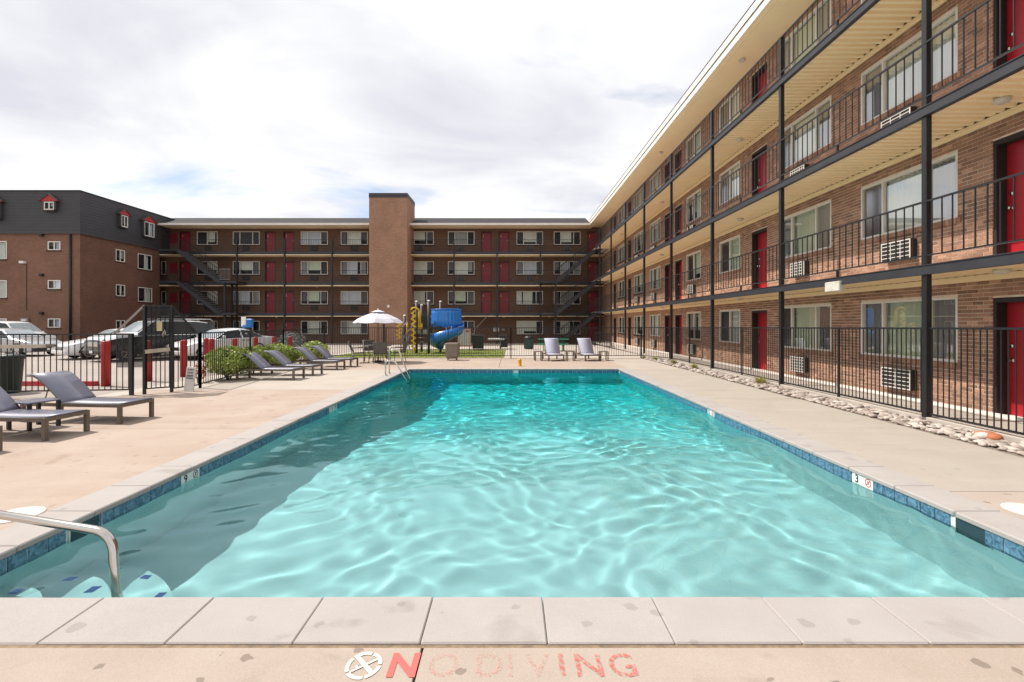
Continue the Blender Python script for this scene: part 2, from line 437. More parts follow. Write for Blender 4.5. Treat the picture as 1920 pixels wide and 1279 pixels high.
M['brick_chimney_x'] = brick_tex('brick_chimney_x', (0.38, 0.215, 0.14), (0.29, 0.16, 0.105), (0.42, 0.28, 0.20), 'X')
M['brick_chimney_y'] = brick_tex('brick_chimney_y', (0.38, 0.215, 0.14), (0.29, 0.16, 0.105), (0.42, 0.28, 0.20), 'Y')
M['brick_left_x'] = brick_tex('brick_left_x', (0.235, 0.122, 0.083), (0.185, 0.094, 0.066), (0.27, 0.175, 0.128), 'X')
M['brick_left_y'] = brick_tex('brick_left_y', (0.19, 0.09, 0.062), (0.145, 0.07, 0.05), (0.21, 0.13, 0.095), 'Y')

# bricks built one by one: colour from the point attribute 'tone'
def brick_mat(name='brick_clay'):
    m, n, l = new_mat(name)
    out = n.new('ShaderNodeOutputMaterial'); b = n.new('ShaderNodeBsdfPrincipled'); l.new(b.outputs[0], out.inputs[0])
    b.inputs['Roughness'].default_value = 0.82; b.inputs['Specular IOR Level'].default_value = 0.25
    at = n.new('ShaderNodeAttribute'); at.attribute_name = 'tone'
    rp = n.new('ShaderNodeValToRGB'); l.new(at.outputs['Fac'], rp.inputs[0])
    e = rp.color_ramp.elements
    e[0].position = 0.0; e[0].color = (0.235, 0.130, 0.086, 1)
    e[1].position = 1.0; e[1].color = (0.58, 0.335, 0.225, 1)
    k = rp.color_ramp.elements.new(0.45); k.color = (0.355, 0.198, 0.130, 1)
    k = rp.color_ramp.elements.new(0.8); k.color = (0.445, 0.252, 0.168, 1)
    tc = n.new('ShaderNodeTexCoord')
    nz = n.new('ShaderNodeTexNoise'); nz.inputs['Scale'].default_value = 55; nz.inputs['Detail'].default_value = 4; l.new(tc.outputs['Object'], nz.inputs['Vector'])
    r2 = n.new('ShaderNodeValToRGB'); l.new(nz.outputs[0], r2.inputs[0])
    r2.color_ramp.elements[0].position = 0.3; r2.color_ramp.elements[0].color = (0.8, 0.8, 0.8, 1)
    r2.color_ramp.elements[1].position = 0.7; r2.color_ramp.elements[1].color = (1.12, 1.12, 1.12, 1)
    mx = n.new('ShaderNodeMix'); mx.data_type = 'RGBA'; mx.blend_type = 'MULTIPLY'; mx.inputs[0].default_value = 1
    l.new(rp.outputs[0], mx.inputs[6]); l.new(r2.outputs[0], mx.inputs[7]); l.new(mx.outputs[2], b.inputs['Base Color'])
    bp = n.new('ShaderNodeBump'); bp.inputs['Strength'].default_value = 0.3; bp.inputs['Distance'].default_value = 0.003
    l.new(nz.outputs[0], bp.inputs['Height']); l.new(bp.outputs[0], b.inputs['Normal'])
    return m
M['brick_clay'] = brick_mat()

def roof_mat():
    m, n, l = new_mat('shingles')
    out = n.new('ShaderNodeOutputMaterial'); b = n.new('ShaderNodeBsdfPrincipled'); l.new(b.outputs[0], out.inputs[0])
    b.inputs['Roughness'].default_value = 0.9
    tc = n.new('ShaderNodeTexCoord'); mp = n.new('ShaderNodeMapping'); l.new(tc.outputs['Object'], mp.inputs[0]); mp.inputs['Scale'].default_value = (1.2, 6, 6)
    nz = n.new('ShaderNodeTexNoise'); nz.inputs['Scale'].default_value = 2.2; nz.inputs['Detail'].default_value = 8; nz.inputs['Roughness'].default_value = 0.7; l.new(mp.outputs[0], nz.inputs['Vector'])
    rp = n.new('ShaderNodeValToRGB'); l.new(nz.outputs[0], rp.inputs[0]); e = rp.color_ramp.elements
    e[0].position = 0.35; e[0].color = (0.013, 0.010, 0.013, 1); e[1].position = 0.78; e[1].color = (0.13, 0.115, 0.12, 1)
    k = rp.color_ramp.elements.new(0.56); k.color = (0.024, 0.018, 0.022, 1)
    l.new(rp.outputs[0], b.inputs['Base Color'])
    return m
M['shingles'] = roof_mat()
# ------------------------------------------------------------------ ground
PX0, PX1, PY0, PY1 = -3.68, 3.92, 2.884, 17.45
WZ = -0.15
CW = 0.40
def gz(y):
    """height of the paving beyond the pool fence: it falls a little towards the far building"""
    if y < 23.2: return -0.03
    return -0.03 - 0.115 * min(1.0, (y - 23.2) / 19.0)

def sheet(name, rects, mat, parent=None, kind='structure'):
    mb = MB()
    for (x0, x1, y0, y1, *z) in rects:
        za = z[0] if z else 0.0; zb = z[1] if len(z) > 1 else za
        mb.quad((x0, y0, za), (x1, y0, za), (x1, y1, zb), (x0, y1, zb))
    o = mb.build(name, mat, parent)
    if kind: o['kind'] = kind
    return o
sheet('ground', [(-900, -60, -300, 1200, -0.45), (60, 900, -300, 1200, -0.45), (-60, 60, 62, 1200, -0.45), (-60, 60, -300, -16, -0.45)], M['terrain'])
sheet('parking_lot', [(-60, -16, -16, 10.62, -0.03), (-60, -9.6, 10.62, 23.2, -0.03), (-60, -9.6, 23.2, 42.2, -0.03, gz(42.2)), (-60, -9.6, 42.2, 62, gz(42.2))], M['asphalt'])
sheet('pavement', [(-9.6, -9.0, 10.62, 23.2, -0.03), (-9.6, 60, 23.2, 42.2, -0.03, gz(42.2)), (-9.6, 60, 42.2, 62, gz(42.2)), (7.0, 60, -16, 23.2, -0.03)], M['pavement'])

# pool deck: separate slabs with open joints over a dark bed
DZ = -0.010
sheet('deck_bed', [(-16, PX0 - CW + 0.02, -16, 10.62, -0.026), (-9.0, PX0 - CW + 0.02, 10.62, 23.2, -0.026), (PX1 + CW - 0.02, 7.0, -16, 23.2, -0.026), (PX0 - CW, PX1 + CW, -16, PY0 - CW + 0.02, -0.026), (PX0 - CW, PX1 + CW, PY1 + CW - 0.02, 23.2, -0.026)], M['joint'])
def slab(x0, x1, y0, y1, mat, g=0.006):
    mb = MB(); mb.bbox(x0 + g, x1 - g, y0 + g, y1 - g, -0.024, DZ, 0.004)
    o = mb.build('pool_deck', mat); o['kind'] = 'structure'; return o
cx0, cx1, cy0, cy1 = PX0 - CW, PX1 + CW, PY0 - CW - 0.016, PY1 + CW
jx = -0.452                                     # the joint that runs on from the coping
for (a, b) in ((-16, -8), (-8, cx0), (cx0, jx), (jx, cx1), (cx1, 6.42)):
    slab(a, b, -7.0, -2.2, M['deck_near']); slab(a, b, -2.2, cy0, M['deck_near'])
    slab(a, b, -16, -7.0, M['deck_near'])
slab(-16, -9.0, cy0, 10.62, M['deck_pink']); slab(-9.0, cx0, cy0, 7.6, M['deck_pink'])
slab(-9.0, cx0, 7.6, 12.05, M['deck_pink'])
slab(-9.0, cx0, 12.05, 17.3, M['deck_pale']); slab(-9.0, cx0, 17.3, 23.2, M['deck_pink'])
slab(cx0, jx, cy1, 23.2, M['deck_pink']); slab(jx, cx1, cy1, 23.2, M['deck_pink'])
slab(cx1, 6.40, cy0, 4.75, M['deck_near']); slab(cx1, 6.34, 4.75, 10.6, M['deck_grey']); slab(cx1, 6.28, 10.6, 17.4, M['deck_grey'])
slab(cx1, 6.24, 17.4, 23.2, M['deck_pale'])
sheet('expansion_joint', [(cx0, cx1, PY0 - CW - 0.024, PY0 - CW + 0.004, -0.0125)], M['sealant'])
# raised walkway along the right building, with an open joint every bay
mb = MB()
for k in range(9): mb.bbox(7.0, 8.30, 3.9 + 4.33 * k, 3.9 + 4.33 * (k + 1) - 0.012, -0.03, 0.07, 0.006)
o = mb.build('walkway', M['walkway']); o['kind'] = 'structure'

# ------------------------------------------------------------------ pool
pool = thing('swimming_pool', 'large rectangular pool of rippled turquoise water with pale stone coping', 'swimming pool', (0, 0, 0))
pool['kind'] = 'structure'
PROF = [(PY0, -1.28), (7.2, -1.42), (11.6, -2.35), (PY1, -2.5)]
mb = MB()
for (a, za), (b, zb) in zip(PROF, PROF[1:]):
    mb.quad((PX0, a, za), (PX1, a, za), (PX1, b, zb), (PX0, b, zb))
    mb.quad((PX0, a, za), (PX0, b, zb), (PX0, b, -0.03), (PX0, a, -0.03))
    mb.quad((PX1, a, za), (PX1, b, zb), (PX1, b, -0.03), (PX1, a, -0.03))
mb.quad((PX0, PY1, -2.5), (PX1, PY1, -2.5), (PX1, PY1, -0.03), (PX0, PY1, -0.03))
mb.quad((PX0, PY0, -1.28), (PX1, PY0, -1.28), (PX1, PY0, -0.03), (PX0, PY0, -0.03))
shell = mb.build('pool_shell', M['plaster'], pool)
shell.cycles.is_caustics_receiver = True
# fan of curved steps in the near left corner, with blue tiles along the nosings
for i, (rad, top) in enumerate(((0.62, -0.42), (0.98, -0.70), (1.36, -0.98))):
    mb = MB(); pts = [(PX0 + 0.002, PY0 + 0.002)]
    for k in range(19):
        t = R(90) * k / 18; pts.append((PX0 + 0.002 + rad * math.cos(t), PY0 + 0.002 + rad * math.sin(t)))
    mb.prism(pts, 'z', -1.4, top)
    st = mb.build('pool_step', M['plaster'], pool); st.cycles.is_caustics_receiver = True
    mt = MB()
    for k in range(3 + i):
        t = R(90) * (k + 0.7) / (3.4 + i)
        c = Vector((PX0 + (rad - 0.07) * math.cos(t), PY0 + (rad - 0.07) * math.sin(t), top + 0.004))
        mt.bbox(c.x - 0.034, c.x + 0.034, c.y - 0.034, c.y + 0.034, top + 0.001, top + 0.008, 0.003)
    mt.build('nosing_tile', M['step_tile'], st)
# coping stones
def stone_variants(lx, ly, n=3):
    out = []
    for i in range(n):
        mb = MB(); mb.bbox(0.002, lx - 0.002, 0, ly, -0.052, 0.0, 0.006 + 0.001 * i); out.append(mb.mesh('coping_stone', M['coping']))
    return out
SX = stone_variants(0.66, CW + 0.02); SY = stone_variants(CW + 0.02, 0.66)
def coping_row(x, y, meshes, n, dx, dy):
    for k in range(n):
        link('coping_stone', random.choice(meshes), pool, (x + dx * k, y + dy * k, random.uniform(-0.0025, 0.0015)), (random.uniform(-0.003, 0.003), random.uniform(-0.003, 0.003), 0))
x_start = -0.47 - 0.66 * 5
def end_stone(x0, x1, y0, y1):
    mb = MB(); mb.bbox(x0 + 0.002, x1 - 0.002, y0, y1, -0.052, 0.0, 0.007); link('coping_stone', mb.mesh('coping_stone', M['coping']), pool)
coping_row(x_start, PY0 - CW, SX, 12, 0.66, 0)
end_stone(PX0 - CW, x_start, PY0 - CW, PY0 + 0.02); end_stone(x_start + 0.66 * 12, PX1 + CW, PY0 - CW, PY0 + 0.02)
ny_side = int((PY1 - PY0 - 0.02) / 0.66)
rem = (PY1 - PY0 - 0.04) / ny_side
SYl = []
for i in range(3):
    mb = MB(); mb.bbox(0, CW + 0.02, 0.002, rem - 0.002, -0.052, 0.0, 0.010); SYl.append(mb.mesh('coping_stone', M['coping']))
coping_row(PX0 - CW, PY0 + 0.025, SYl, ny_side, 0, rem)
coping_row(PX1 - 0.02, PY0 + 0.025, SYl, ny_side, 0, rem)
coping_row(PX0 - CW, PY1 - 0.02, SX, 12, 0.66, 0); end_stone(PX0 - CW + 0.66 * 12, PX1 + CW, PY1 - 0.02, PY1 + CW)
# waterline tiles
def tile_mat(name, a, b):
    m, n, l = new_mat(name)
    out = n.new('ShaderNodeOutputMaterial'); p = n.new('ShaderNodeBsdfPrincipled'); l.new(p.outputs[0], out.inputs[0])
    p.inputs['Roughness'].default_value = 0.22
    tc = n.new('ShaderNodeTexCoord'); oi = n.new('ShaderNodeObjectInfo')
    ad = n.new('ShaderNodeVectorMath'); ad.operation = 'ADD'; l.new(tc.outputs['Object'], ad.inputs[0]); l.new(oi.outputs['Location'], ad.inputs[1])
    nz = n.new('ShaderNodeTexNoise'); nz.inputs['Scale'].default_value = 22; nz.inputs['Detail'].default_value = 6; nz.inputs['Distortion'].default_value = 1.2
    l.new(ad.outputs[0], nz.inputs['Vector'])
    rp = n.new('ShaderNodeValToRGB'); l.new(nz.outputs[0], rp.inputs[0])
    rp.color_ramp.elements[0].position = 0.35; rp.color_ramp.elements[0].color = (*a, 1)
    rp.color_ramp.elements[1].position = 0.68; rp.color_ramp.elements[1].color = (*b, 1)
    l.new(rp.outputs[0], p.inputs['Base Color'])
    return m
M['pool_tile'] = tile_mat('pool_tile', (0.03, 0.085, 0.145), (0.14, 0.275, 0.39))
M['marker_tile'] = pmat('marker_tile', (0.72, 0.72, 0.68), rough=0.3, var=0.03)
TP = 0.155; TZ0, TZ1 = -0.205, -0.053
mbx = MB(); mbx.bbox(-0.0735, 0.0735, -0.006, 0.006, TZ0, TZ1, 0.003); tile_x = mbx.mesh('pool_tile', M['pool_tile'])
mby = MB(); mby.bbox(-0.006, 0.006, -0.0735, 0.0735, TZ0, TZ1, 0.003); tile_y = mby.mesh('pool_tile', M['pool_tile'])
skip_l = (4.00, 4.31); skip_r = (3.92, 4.23)
mark_l = [(5.35, 5.66), (9.79, 10.1)]; mark_r = [(5.19, 5.50), (9.24, 9.55)]
n_t = int((PY1 - PY0) / TP)
gb = MB()
for side, X, s, sk, mk in (('l', PX0, 1, skip_l, mark_l), ('r', PX1, -1, skip_r, mark_r)):
    gb.box(X - 0.03, X + 0.0015 if s > 0 else X + 0.03, PY0, PY1, TZ0 - 0.012, -0.052) if s > 0 else gb.box(X - 0.0015, X + 0.03, PY0, PY1, TZ0 - 0.012, -0.052)
    for k in range(n_t):
        y = PY0 + TP * (k + 0.5)
        if any(a - 0.02 < y < b + 0.02 for a, b in [sk] + mk): continue
        link('pool_tile', tile_y, pool, (X + s * 0.004, y, 0))
for k in range(int((PX1 - PX0) / TP)):
    x = PX0 + 0.03 + TP * (k + 0.5)
    if abs(x - 0.2) < 0.1: continue
    link('pool_tile', tile_x, pool, (x, PY1 - 0.004, 0))
gb.box(PX0, PX1, PY1 - 0.0015, PY1 + 0.03, TZ0 - 0.012, -0.052)
gb.build('tile_grout', M['grout'], pool)
M['skimmer_dark'] = pmat('skimmer_dark', (0.02, 0.045, 0.06), rough=0.4)
for X, s, (a, b) in ((PX0, 1, skip_l), (PX1, -1, skip_r)):
    mb = MB()
    x_in = X + s * 0.010
    mb.box(min(X + s * 0.002, x_in), max(X + s * 0.002, x_in), a - 0.012, a + 0.004, TZ0 - 0.05, -0.053)
    mb.box(min(X + s * 0.002, x_in), max(X + s * 0.002, x_in), b - 0.004, b + 0.012, TZ0 - 0.05, -0.053)
    fr = mb.build('skimmer', M['grout'], pool)
    mb = MB(); mb.box(min(X + s * 0.002, X + s * 0.004), max(X + s * 0.002, X + s * 0.004), a + 0.004, b - 0.004, TZ0 - 0.05, -0.053)
    mb.build('skimmer_mouth', M['skimmer_dark'], fr)
# depth markers
def text_mesh(body, size, name, mat, depth=0.0, bold=0.0):
    cu = bpy.data.curves.new('lettering', 'FONT'); cu.body = body; cu.size = size; cu.align_x = 'CENTER'; cu.align_y = 'CENTER'
    cu.extrude = depth; cu.offset = bold
    to = bpy.data.objects.new('lettering', cu); COL.objects.link(to)
    dg = bpy.context.evaluated_depsgraph_get(); dg.update()
    me = bpy.data.meshes.new_from_object(to.evaluated_get(dg))
    bpy.data.objects.remove(to, do_unlink=True); bpy.data.curves.remove(cu)
    me.name = name; me.materials.clear(); me.materials.append(mat)
    return me
M['ink_black'] = pmat('ink_black', (0.012, 0.012, 0.012), rough=0.5)
M['ink_red'] = pmat('ink_red', (0.62, 0.03, 0.035), rough=0.5)
def ring(mb, c, r0, r1, n=28, a0=0.0, a1=2 * math.pi):
    """flat ring in the local x-y plane, c = centre"""
    vs = []; fs = []
    for k in range(n + 1):
        t = a0 + (a1 - a0) * k / n
        vs += [(c[0] + r0 * math.cos(t), c[1] + r0 * math.sin(t), c[2]), (c[0] + r1 * math.cos(t), c[1] + r1 * math.sin(t), c[2])]
    for k in range(n): fs.append((2 * k, 2 * k + 1, 2 * k + 3, 2 * k + 2))
    mb.add(vs, fs)
def depth_marker(X, s, y0, y1, digit, ink, red):
    mb = MB(); yc = (y0 + y1) / 2
    mb.bbox(min(X, X + s * 0.011), max(X, X + s * 0.011), y0 - 0.003, y1 + 0.003, TZ0, TZ1, 0.003)
    t = mb.build('depth_marker', M['marker_tile'], pool)
    rz = R(90) if s > 0 else R(-90)
    lo = link('numeral', text_mesh(digit, 0.125, 'numeral', ink, 0.0, 0.002), t, (X + s * 0.0125, yc - s * 0.085 * (-1), -0.108), (R(90), 0, rz))
    lo.location.y = yc + (0.085 if s < 0 else -0.085)
    mr = MB(); ring(mr, (0, 0, 0), 0.036, 0.045)
    mr.add([(-0.032, -0.026, 0), (-0.026, -0.032, 0), (0.032, 0.026, 0), (0.026, 0.032, 0)], [(0, 1, 2, 3)])
    mr.add([(-0.012, 0.02, 0.0005), (0.0, 0.024, 0.0005), (0.012, -0.012, 0.0005), (0.0, -0.02, 0.0005)], [(0, 1, 2, 3)])
    sg = link('warning_symbol', mr.mesh('warning_symbol', red), t, (X + s * 0.0125, 0, -0.100), (R(90), 0, rz))
    sg.location.y = yc + (-0.085 if s < 0 else 0.085)
depth_marker(PX1, -1, *mark_r[0], '3', M['ink_black'], M['ink_red'])
depth_marker(PX1, -1, *mark_r[1], '5', M['ink_black'], M['ink_red'])
depth_marker(PX0, 1, *mark_l[0], '9', M['ink_black'], M['ink_black'])
depth_marker(PX0, 1, *mark_l[1], '5', M['ink_black'], M['ink_black'])
mb = MB(); mb.bbox(0.2 - 0.0735, 0.2 + 0.0735, PY1 - 0.011, PY1, TZ0, TZ1, 0.003); mb.build('depth_marker', M['marker_tile'], pool)

# water: a rippled sheet that really bends the light
def wave_grid(nx, ny):
    xs = np.linspace(PX0 - 0.004, PX1 + 0.004, nx); ys = np.linspace(PY0 - 0.004, PY1 + 0.004, ny)
    X, Y = np.meshgrid(xs, ys)
    r = np.random.default_rng(3)
    def band(l0, l1, N, curv):
        Z = np.zeros_like(X)
        wx = X + .12 * np.sin(1.7 * Y + .6) + .08 * np.sin(2.9 * X + 1.1 * Y); wy = Y + .12 * np.sin(1.9 * X + 1.4) + .08 * np.sin(2.3 * Y - 1.2 * X)
        for i in range(N):
            lam = r.uniform(l0, l1); th = r.uniform(0, 2 * np.pi); k = 2 * np.pi / lam
            Z += np.sin(k * (np.cos(th) * wx + np.sin(th) * wy) + r.uniform(0, 6.28)) / k ** 2
        dx = xs[1] - xs[0]
        c = np.gradient(np.gradient(Z, dx, axis=1), dx, axis=1)
        return Z * curv / c.std()
    Z = band(.24, .50, 36, .23) + band(1.2, 2.6, 14, .045) + band(.15, .22, 24, .10)
    return X, Y, Z + WZ
nx, ny = 330, 632
X, Y, Z = wave_grid(nx, ny)
vs = np.stack([X.ravel(), Y.ravel(), Z.ravel()], 1)
ix = np.arange(nx * ny).reshape(ny, nx)
fs = np.stack([ix[:-1, :-1].ravel(), ix[:-1, 1:].ravel(), ix[1:, 1:].ravel(), ix[1:, :-1].ravel()], 1)
me = bpy.data.meshes.new('water'); me.from_pydata(vs.tolist(), [], fs.tolist()); me.polygons.foreach_set('use_smooth', [True] * len(fs))
m, n, l = new_mat('pool_water')
out = n.new('ShaderNodeOutputMaterial'); gl = n.new('ShaderNodeBsdfGlass'); gl.inputs['IOR'].default_value = 1.33; gl.inputs['Roughness'].default_value = 0
# water gets bluer where the pool is deeper: tint follows the depth below (object Y runs down the slope of the floor)
tc = n.new('ShaderNodeTexCoord'); sp = n.new('ShaderNodeSeparateXYZ'); l.new(tc.outputs['Object'], sp.inputs[0])
mr = n.new('ShaderNodeMapRange'); mr.inputs[1].default_value = PY0; mr.inputs[2].default_value = PY1; l.new(sp.outputs[1], mr.inputs[0])
rp = n.new('ShaderNodeValToRGB'); l.new(mr.outputs[0], rp.inputs[0]); e = rp.color_ramp.elements
e[0].position = 0.0; e[0].color = (0.67, 0.835, 0.85, 1)
e[1].position = 0.78; e[1].color = (0.13, 0.83, 0.86, 1)
k = rp.color_ramp.elements.new(0.28); k.color = (0.62, 0.865, 0.88, 1)
k = rp.color_ramp.elements.new(0.52); k.color = (0.33, 0.845, 0.87, 1)
l.new(rp.outputs[0], gl.inputs['Color']); l.new(gl.outputs[0], out.inputs[0])
me.materials.append(m)
water = link('water', me, pool)
water.cycles.is_caustics_caster = True
sun_d.cycles.is_caustics_light = True
cy.caustics_refractive = True
# ------------------------------------------------------------------ walls, windows, doors: shared builders
def wall_grid(mb, u0, u1, v0, v1, ops, w=0.0):
    us = sorted({u0, u1, *[min(max(a, u0), u1) for o in ops for a in o[:2]]})
    vs = sorted({v0, v1, *[min(max(a, v0), v1) for o in ops for a in o[2:4]]})
    for a, b in zip(us, us[1:]):
        run = None
        for c, d in zip(vs, vs[1:]):
            mu, mv = (a + b) / 2, (c + d) / 2
            if any(o[0] < mu < o[1] and o[2] < mv < o[3] for o in ops):
                if run: mb.quad((a, run[0], w), (b, run[0], w), (b, run[1], w), (a, run[1], w)); run = None
            else: run = (run[0] if run else c, d)
        if run: mb.quad((a, run[0], w), (b, run[0], w), (b, run[1], w), (a, run[1], w))
def ubox(mb, u0, u1, v0, v1, w0, w1):
    mb.add([(u0, v0, w0), (u1, v0, w0), (u1, v1, w0), (u0, v1, w0), (u0, v0, w1), (u1, v0, w1), (u1, v1, w1), (u0, v1, w1)],
           [(0, 3, 2, 1), (4, 5, 6, 7), (0, 1, 5, 4), (1, 2, 6, 5), (2, 3, 7, 6), (3, 0, 4, 7)])
def reveal(mb, o, d):
    u0, u1, v0, v1 = o[:4]
    for a, b in (((u0, v0), (u1, v0)), ((u1, v0), (u1, v1)), ((u1, v1), (u0, v1)), ((u0, v1), (u0, v0))):
        mb.quad((*a, 0.0), (*b, 0.0), (*b, -d), (*a, -d))
def set_tone(me, tones, per):
    at = me.attributes.new('tone', 'FLOAT', 'POINT')
    at.data.foreach_set('value', np.repeat(np.asarray(tones, dtype=np.float32), per))

def sill_bricks(parent, f, u0, u1, v, fine=True):
    mb = MB(f); tones = []
    n = max(2, round((u1 - u0 + 0.16) / 0.075)) if fine else 1
    st = (u1 - u0 + 0.16) / n
    for k in range(n):
        a = u0 - 0.08 + st * k
        ubox(mb, a + 0.005 * fine, a + st - 0.005 * fine, v - 0.105, v - 0.004, -0.04, 0.035 + 0.003 * random.random()); tones.append(random.uniform(0.15, 0.8))
    me = mb.mesh('sill', M['brick_clay'] if fine else M['dull_sill'], world_loc(parent))
    if fine: set_tone(me, tones, 8)
    return link('sill', me, parent)
M['dull_sill'] = pmat('dull_sill', (0.075, 0.042, 0.03), rough=0.9)

def curtain(parent, f, u0, u1, v0, v1, w, mat, folds=0.11, amp=0.028, lean=0.0):
    mb = MB(f)
    n = max(2, int((u1 - u0) / 0.018)) if folds else 1
    ph = random.uniform(0, 6)
    vs = []; fs = []
    for k in range(n + 1):
        u = u0 + (u1 - u0) * k / n
        ww = w + (amp * math.sin(2 * math.pi * u / folds + ph + 0.8 * math.sin(u * 5.1)) if folds else 0)
        vs += [(u, v0, ww), (u + lean, v1, w + (ww - w) * 0.7)]
    for k in range(n): fs.append((2 * k, 2 * k + 2, 2 * k + 3, 2 * k + 1))
    mb.add(vs, fs, bool(folds))
    return mb.build('curtain', mat, parent)

def window(parent, f, u0, u1, v0, v1, cols, cur, glasses=None, sill='fine', depth=0.075, fw=0.045, mat='white_frame', folds=0.11, label=None, room=True):
    """cols: inner fractions where the mullions stand; cur: one curtain material (or None) per light"""
    mb = MB(f)
    ubox(mb, u0, u1, v0, v0 + fw, -depth, 0.006); ubox(mb, u0, u1, v1 - fw, v1, -depth, 0.006)
    ubox(mb, u0, u0 + fw, v0 + fw, v1 - fw, -depth, 0.006); ubox(mb, u1 - fw, u1, v0 + fw, v1 - fw, -depth, 0.006)
    xs = [u0 + fw] + [u0 + (u1 - u0) * c for c in cols] + [u1 - fw]
    for c in xs[1:-1]: ubox(mb, c - fw * 0.55, c + fw * 0.55, v0 + fw, v1 - fw, -depth + 0.01, 0.0)
    wdw = mb.build('window', M[mat], parent)
    if label: wdw['label'] = label
    for i, (a, b) in enumerate(zip(xs, xs[1:])):
        g = MB(f); g.quad((a, v0 + fw, -depth + 0.03), (b, v0 + fw, -depth + 0.03), (b, v1 - fw, -depth + 0.03), (a, v1 - fw, -depth + 0.03))
        g.build('pane', M[(glasses or ['glass'] * 9)[i]], wdw)
        if cur[i]:
            curtain(wdw, f, a - 0.02, b + 0.02 - (random.choice((0, 0, 0.18, 0.3)) * (b - a) if not folds else 0), v0 + 0.02 + (random.choice((0, 0, 0, 0.25, 0.4)) if not folds else 0), v1 - 0.03, -0.125 - 0.02 * (i % 2), M[cur[i]], folds)
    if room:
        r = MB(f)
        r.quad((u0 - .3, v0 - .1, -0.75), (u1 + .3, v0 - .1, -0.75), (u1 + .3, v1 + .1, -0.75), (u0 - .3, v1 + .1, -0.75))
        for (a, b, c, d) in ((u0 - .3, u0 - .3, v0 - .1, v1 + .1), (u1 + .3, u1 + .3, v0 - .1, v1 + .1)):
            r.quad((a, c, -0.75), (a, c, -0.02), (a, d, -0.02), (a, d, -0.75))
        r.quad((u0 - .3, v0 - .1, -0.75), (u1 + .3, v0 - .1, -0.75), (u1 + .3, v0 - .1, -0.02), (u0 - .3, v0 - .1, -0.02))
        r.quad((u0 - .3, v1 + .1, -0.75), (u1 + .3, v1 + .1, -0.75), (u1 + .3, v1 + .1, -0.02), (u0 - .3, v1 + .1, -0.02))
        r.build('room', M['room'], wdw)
    if sill == 'fine': sill_bricks(wdw, f, u0, u1, v0)
    elif sill: sill_bricks(wdw, f, u0, u1, v0, False)
    return wdw

def door(parent, f, u0, u1, v0, v1, depth=0.2, knob_side=1, number=False, fw=0.05, label=None, paint='red_door'):
    """jamb lining as the part's own mesh, leaf, knob and bolt as sub-parts"""
    mb = MB(f)
    ubox(mb, u0, u0 + fw, v0, v1, -depth - 0.04, -0.015); ubox(mb, u1 - fw, u1, v0, v1, -depth - 0.04, -0.015)
    ubox(mb, u0 + fw, u1 - fw, v1 - fw * 1.6, v1, -depth - 0.04, -0.015)
    d = mb.build('door', M['dark_jamb'], parent)
    if label: d['label'] = label
    mb = MB(f); ubox(mb, u0 + fw, u1 - fw, v0 + 0.035, v1 - fw * 1.6, -depth - 0.035, -depth)
    mb.build('door_leaf', M[paint], d)
    mb = MB(f); ubox(mb, u0, u1, v0 - 0.01, v0 + 0.033, -depth - 0.04, -0.005); mb.build('threshold', M['white_paint'], d)
    ku = (u1 - fw - 0.085) if knob_side > 0 else (u0 + fw + 0.085)
    mb = MB(f)
    for vv in (v0 + 0.96, v0 + 1.20):
        n = 12
        prof = [(0.034, 0.0), (0.034, 0.008), (0.014, 0.012), (0.014, 0.04), (0.030, 0.05), (0.030, 0.075), (0.012, 0.085)] if vv < v0 + 1.1 else [(0.034, 0.0), (0.034, 0.018), (0.026, 0.026), (0.004, 0.027)]
        vs = [(ku + r * math.cos(2 * math.pi * k / n), vv + r * math.sin(2 * math.pi * k / n), -depth + z) for r, z in prof for k in range(n)]
        fs = [(i * n + k, i * n + (k + 1) % n, (i + 1) * n + (k + 1) % n, (i + 1) * n + k) for i in range(len(prof) - 1) for k in range(n)]
        mb.add(vs, fs, True)
    mb.build('door_knob', M['chrome'], d)
    if number:
        mb = MB(f); cu_ = u0 + fw + 0.16
        for k in range(3): ubox(mb, cu_ - 0.018, cu_ + 0.018, v0 + 1.52 + 0.075 * k, v0 + 1.57 + 0.075 * k, -depth, -depth + 0.004)
        mb.build('number_plate', M['white_paint'], d)
    return d

def ac_unit(parent, f, u0, u1, v0, v1, pr=0.13, cols=4, rows=5, face='ac_face', body='ac_body'):
    mb = MB(f); ubox(mb, u0, u1, v0, v1, -0.05, pr)
    a = mb.build('air_conditioner', M[body], parent)
    mb = MB(f); t = 0.022
    ubox(mb, u0, u1, v0, v0 + t, pr, pr + 0.014); ubox(mb, u0, u1, v1 - t, v1, pr, pr + 0.014)
    ubox(mb, u0, u0 + t, v0 + t, v1 - t, pr, pr + 0.014); ubox(mb, u1 - t, u1, v0 + t, v1 - t, pr, pr + 0.014)
    for k in range(1, rows):
        v = v0 + (v1 - v0) * k / rows; ubox(mb, u0 + t, u1 - t, v - 0.008, v + 0.008, pr, pr + 0.010)
    for k in range(1, cols):
        u = u0 + (u1 - u0) * k / cols; ubox(mb, u - 0.007, u + 0.007, v0 + t, v1 - t, pr + 0.0005, pr + 0.012)
    mb.build('grille', M[face], a)
    return a

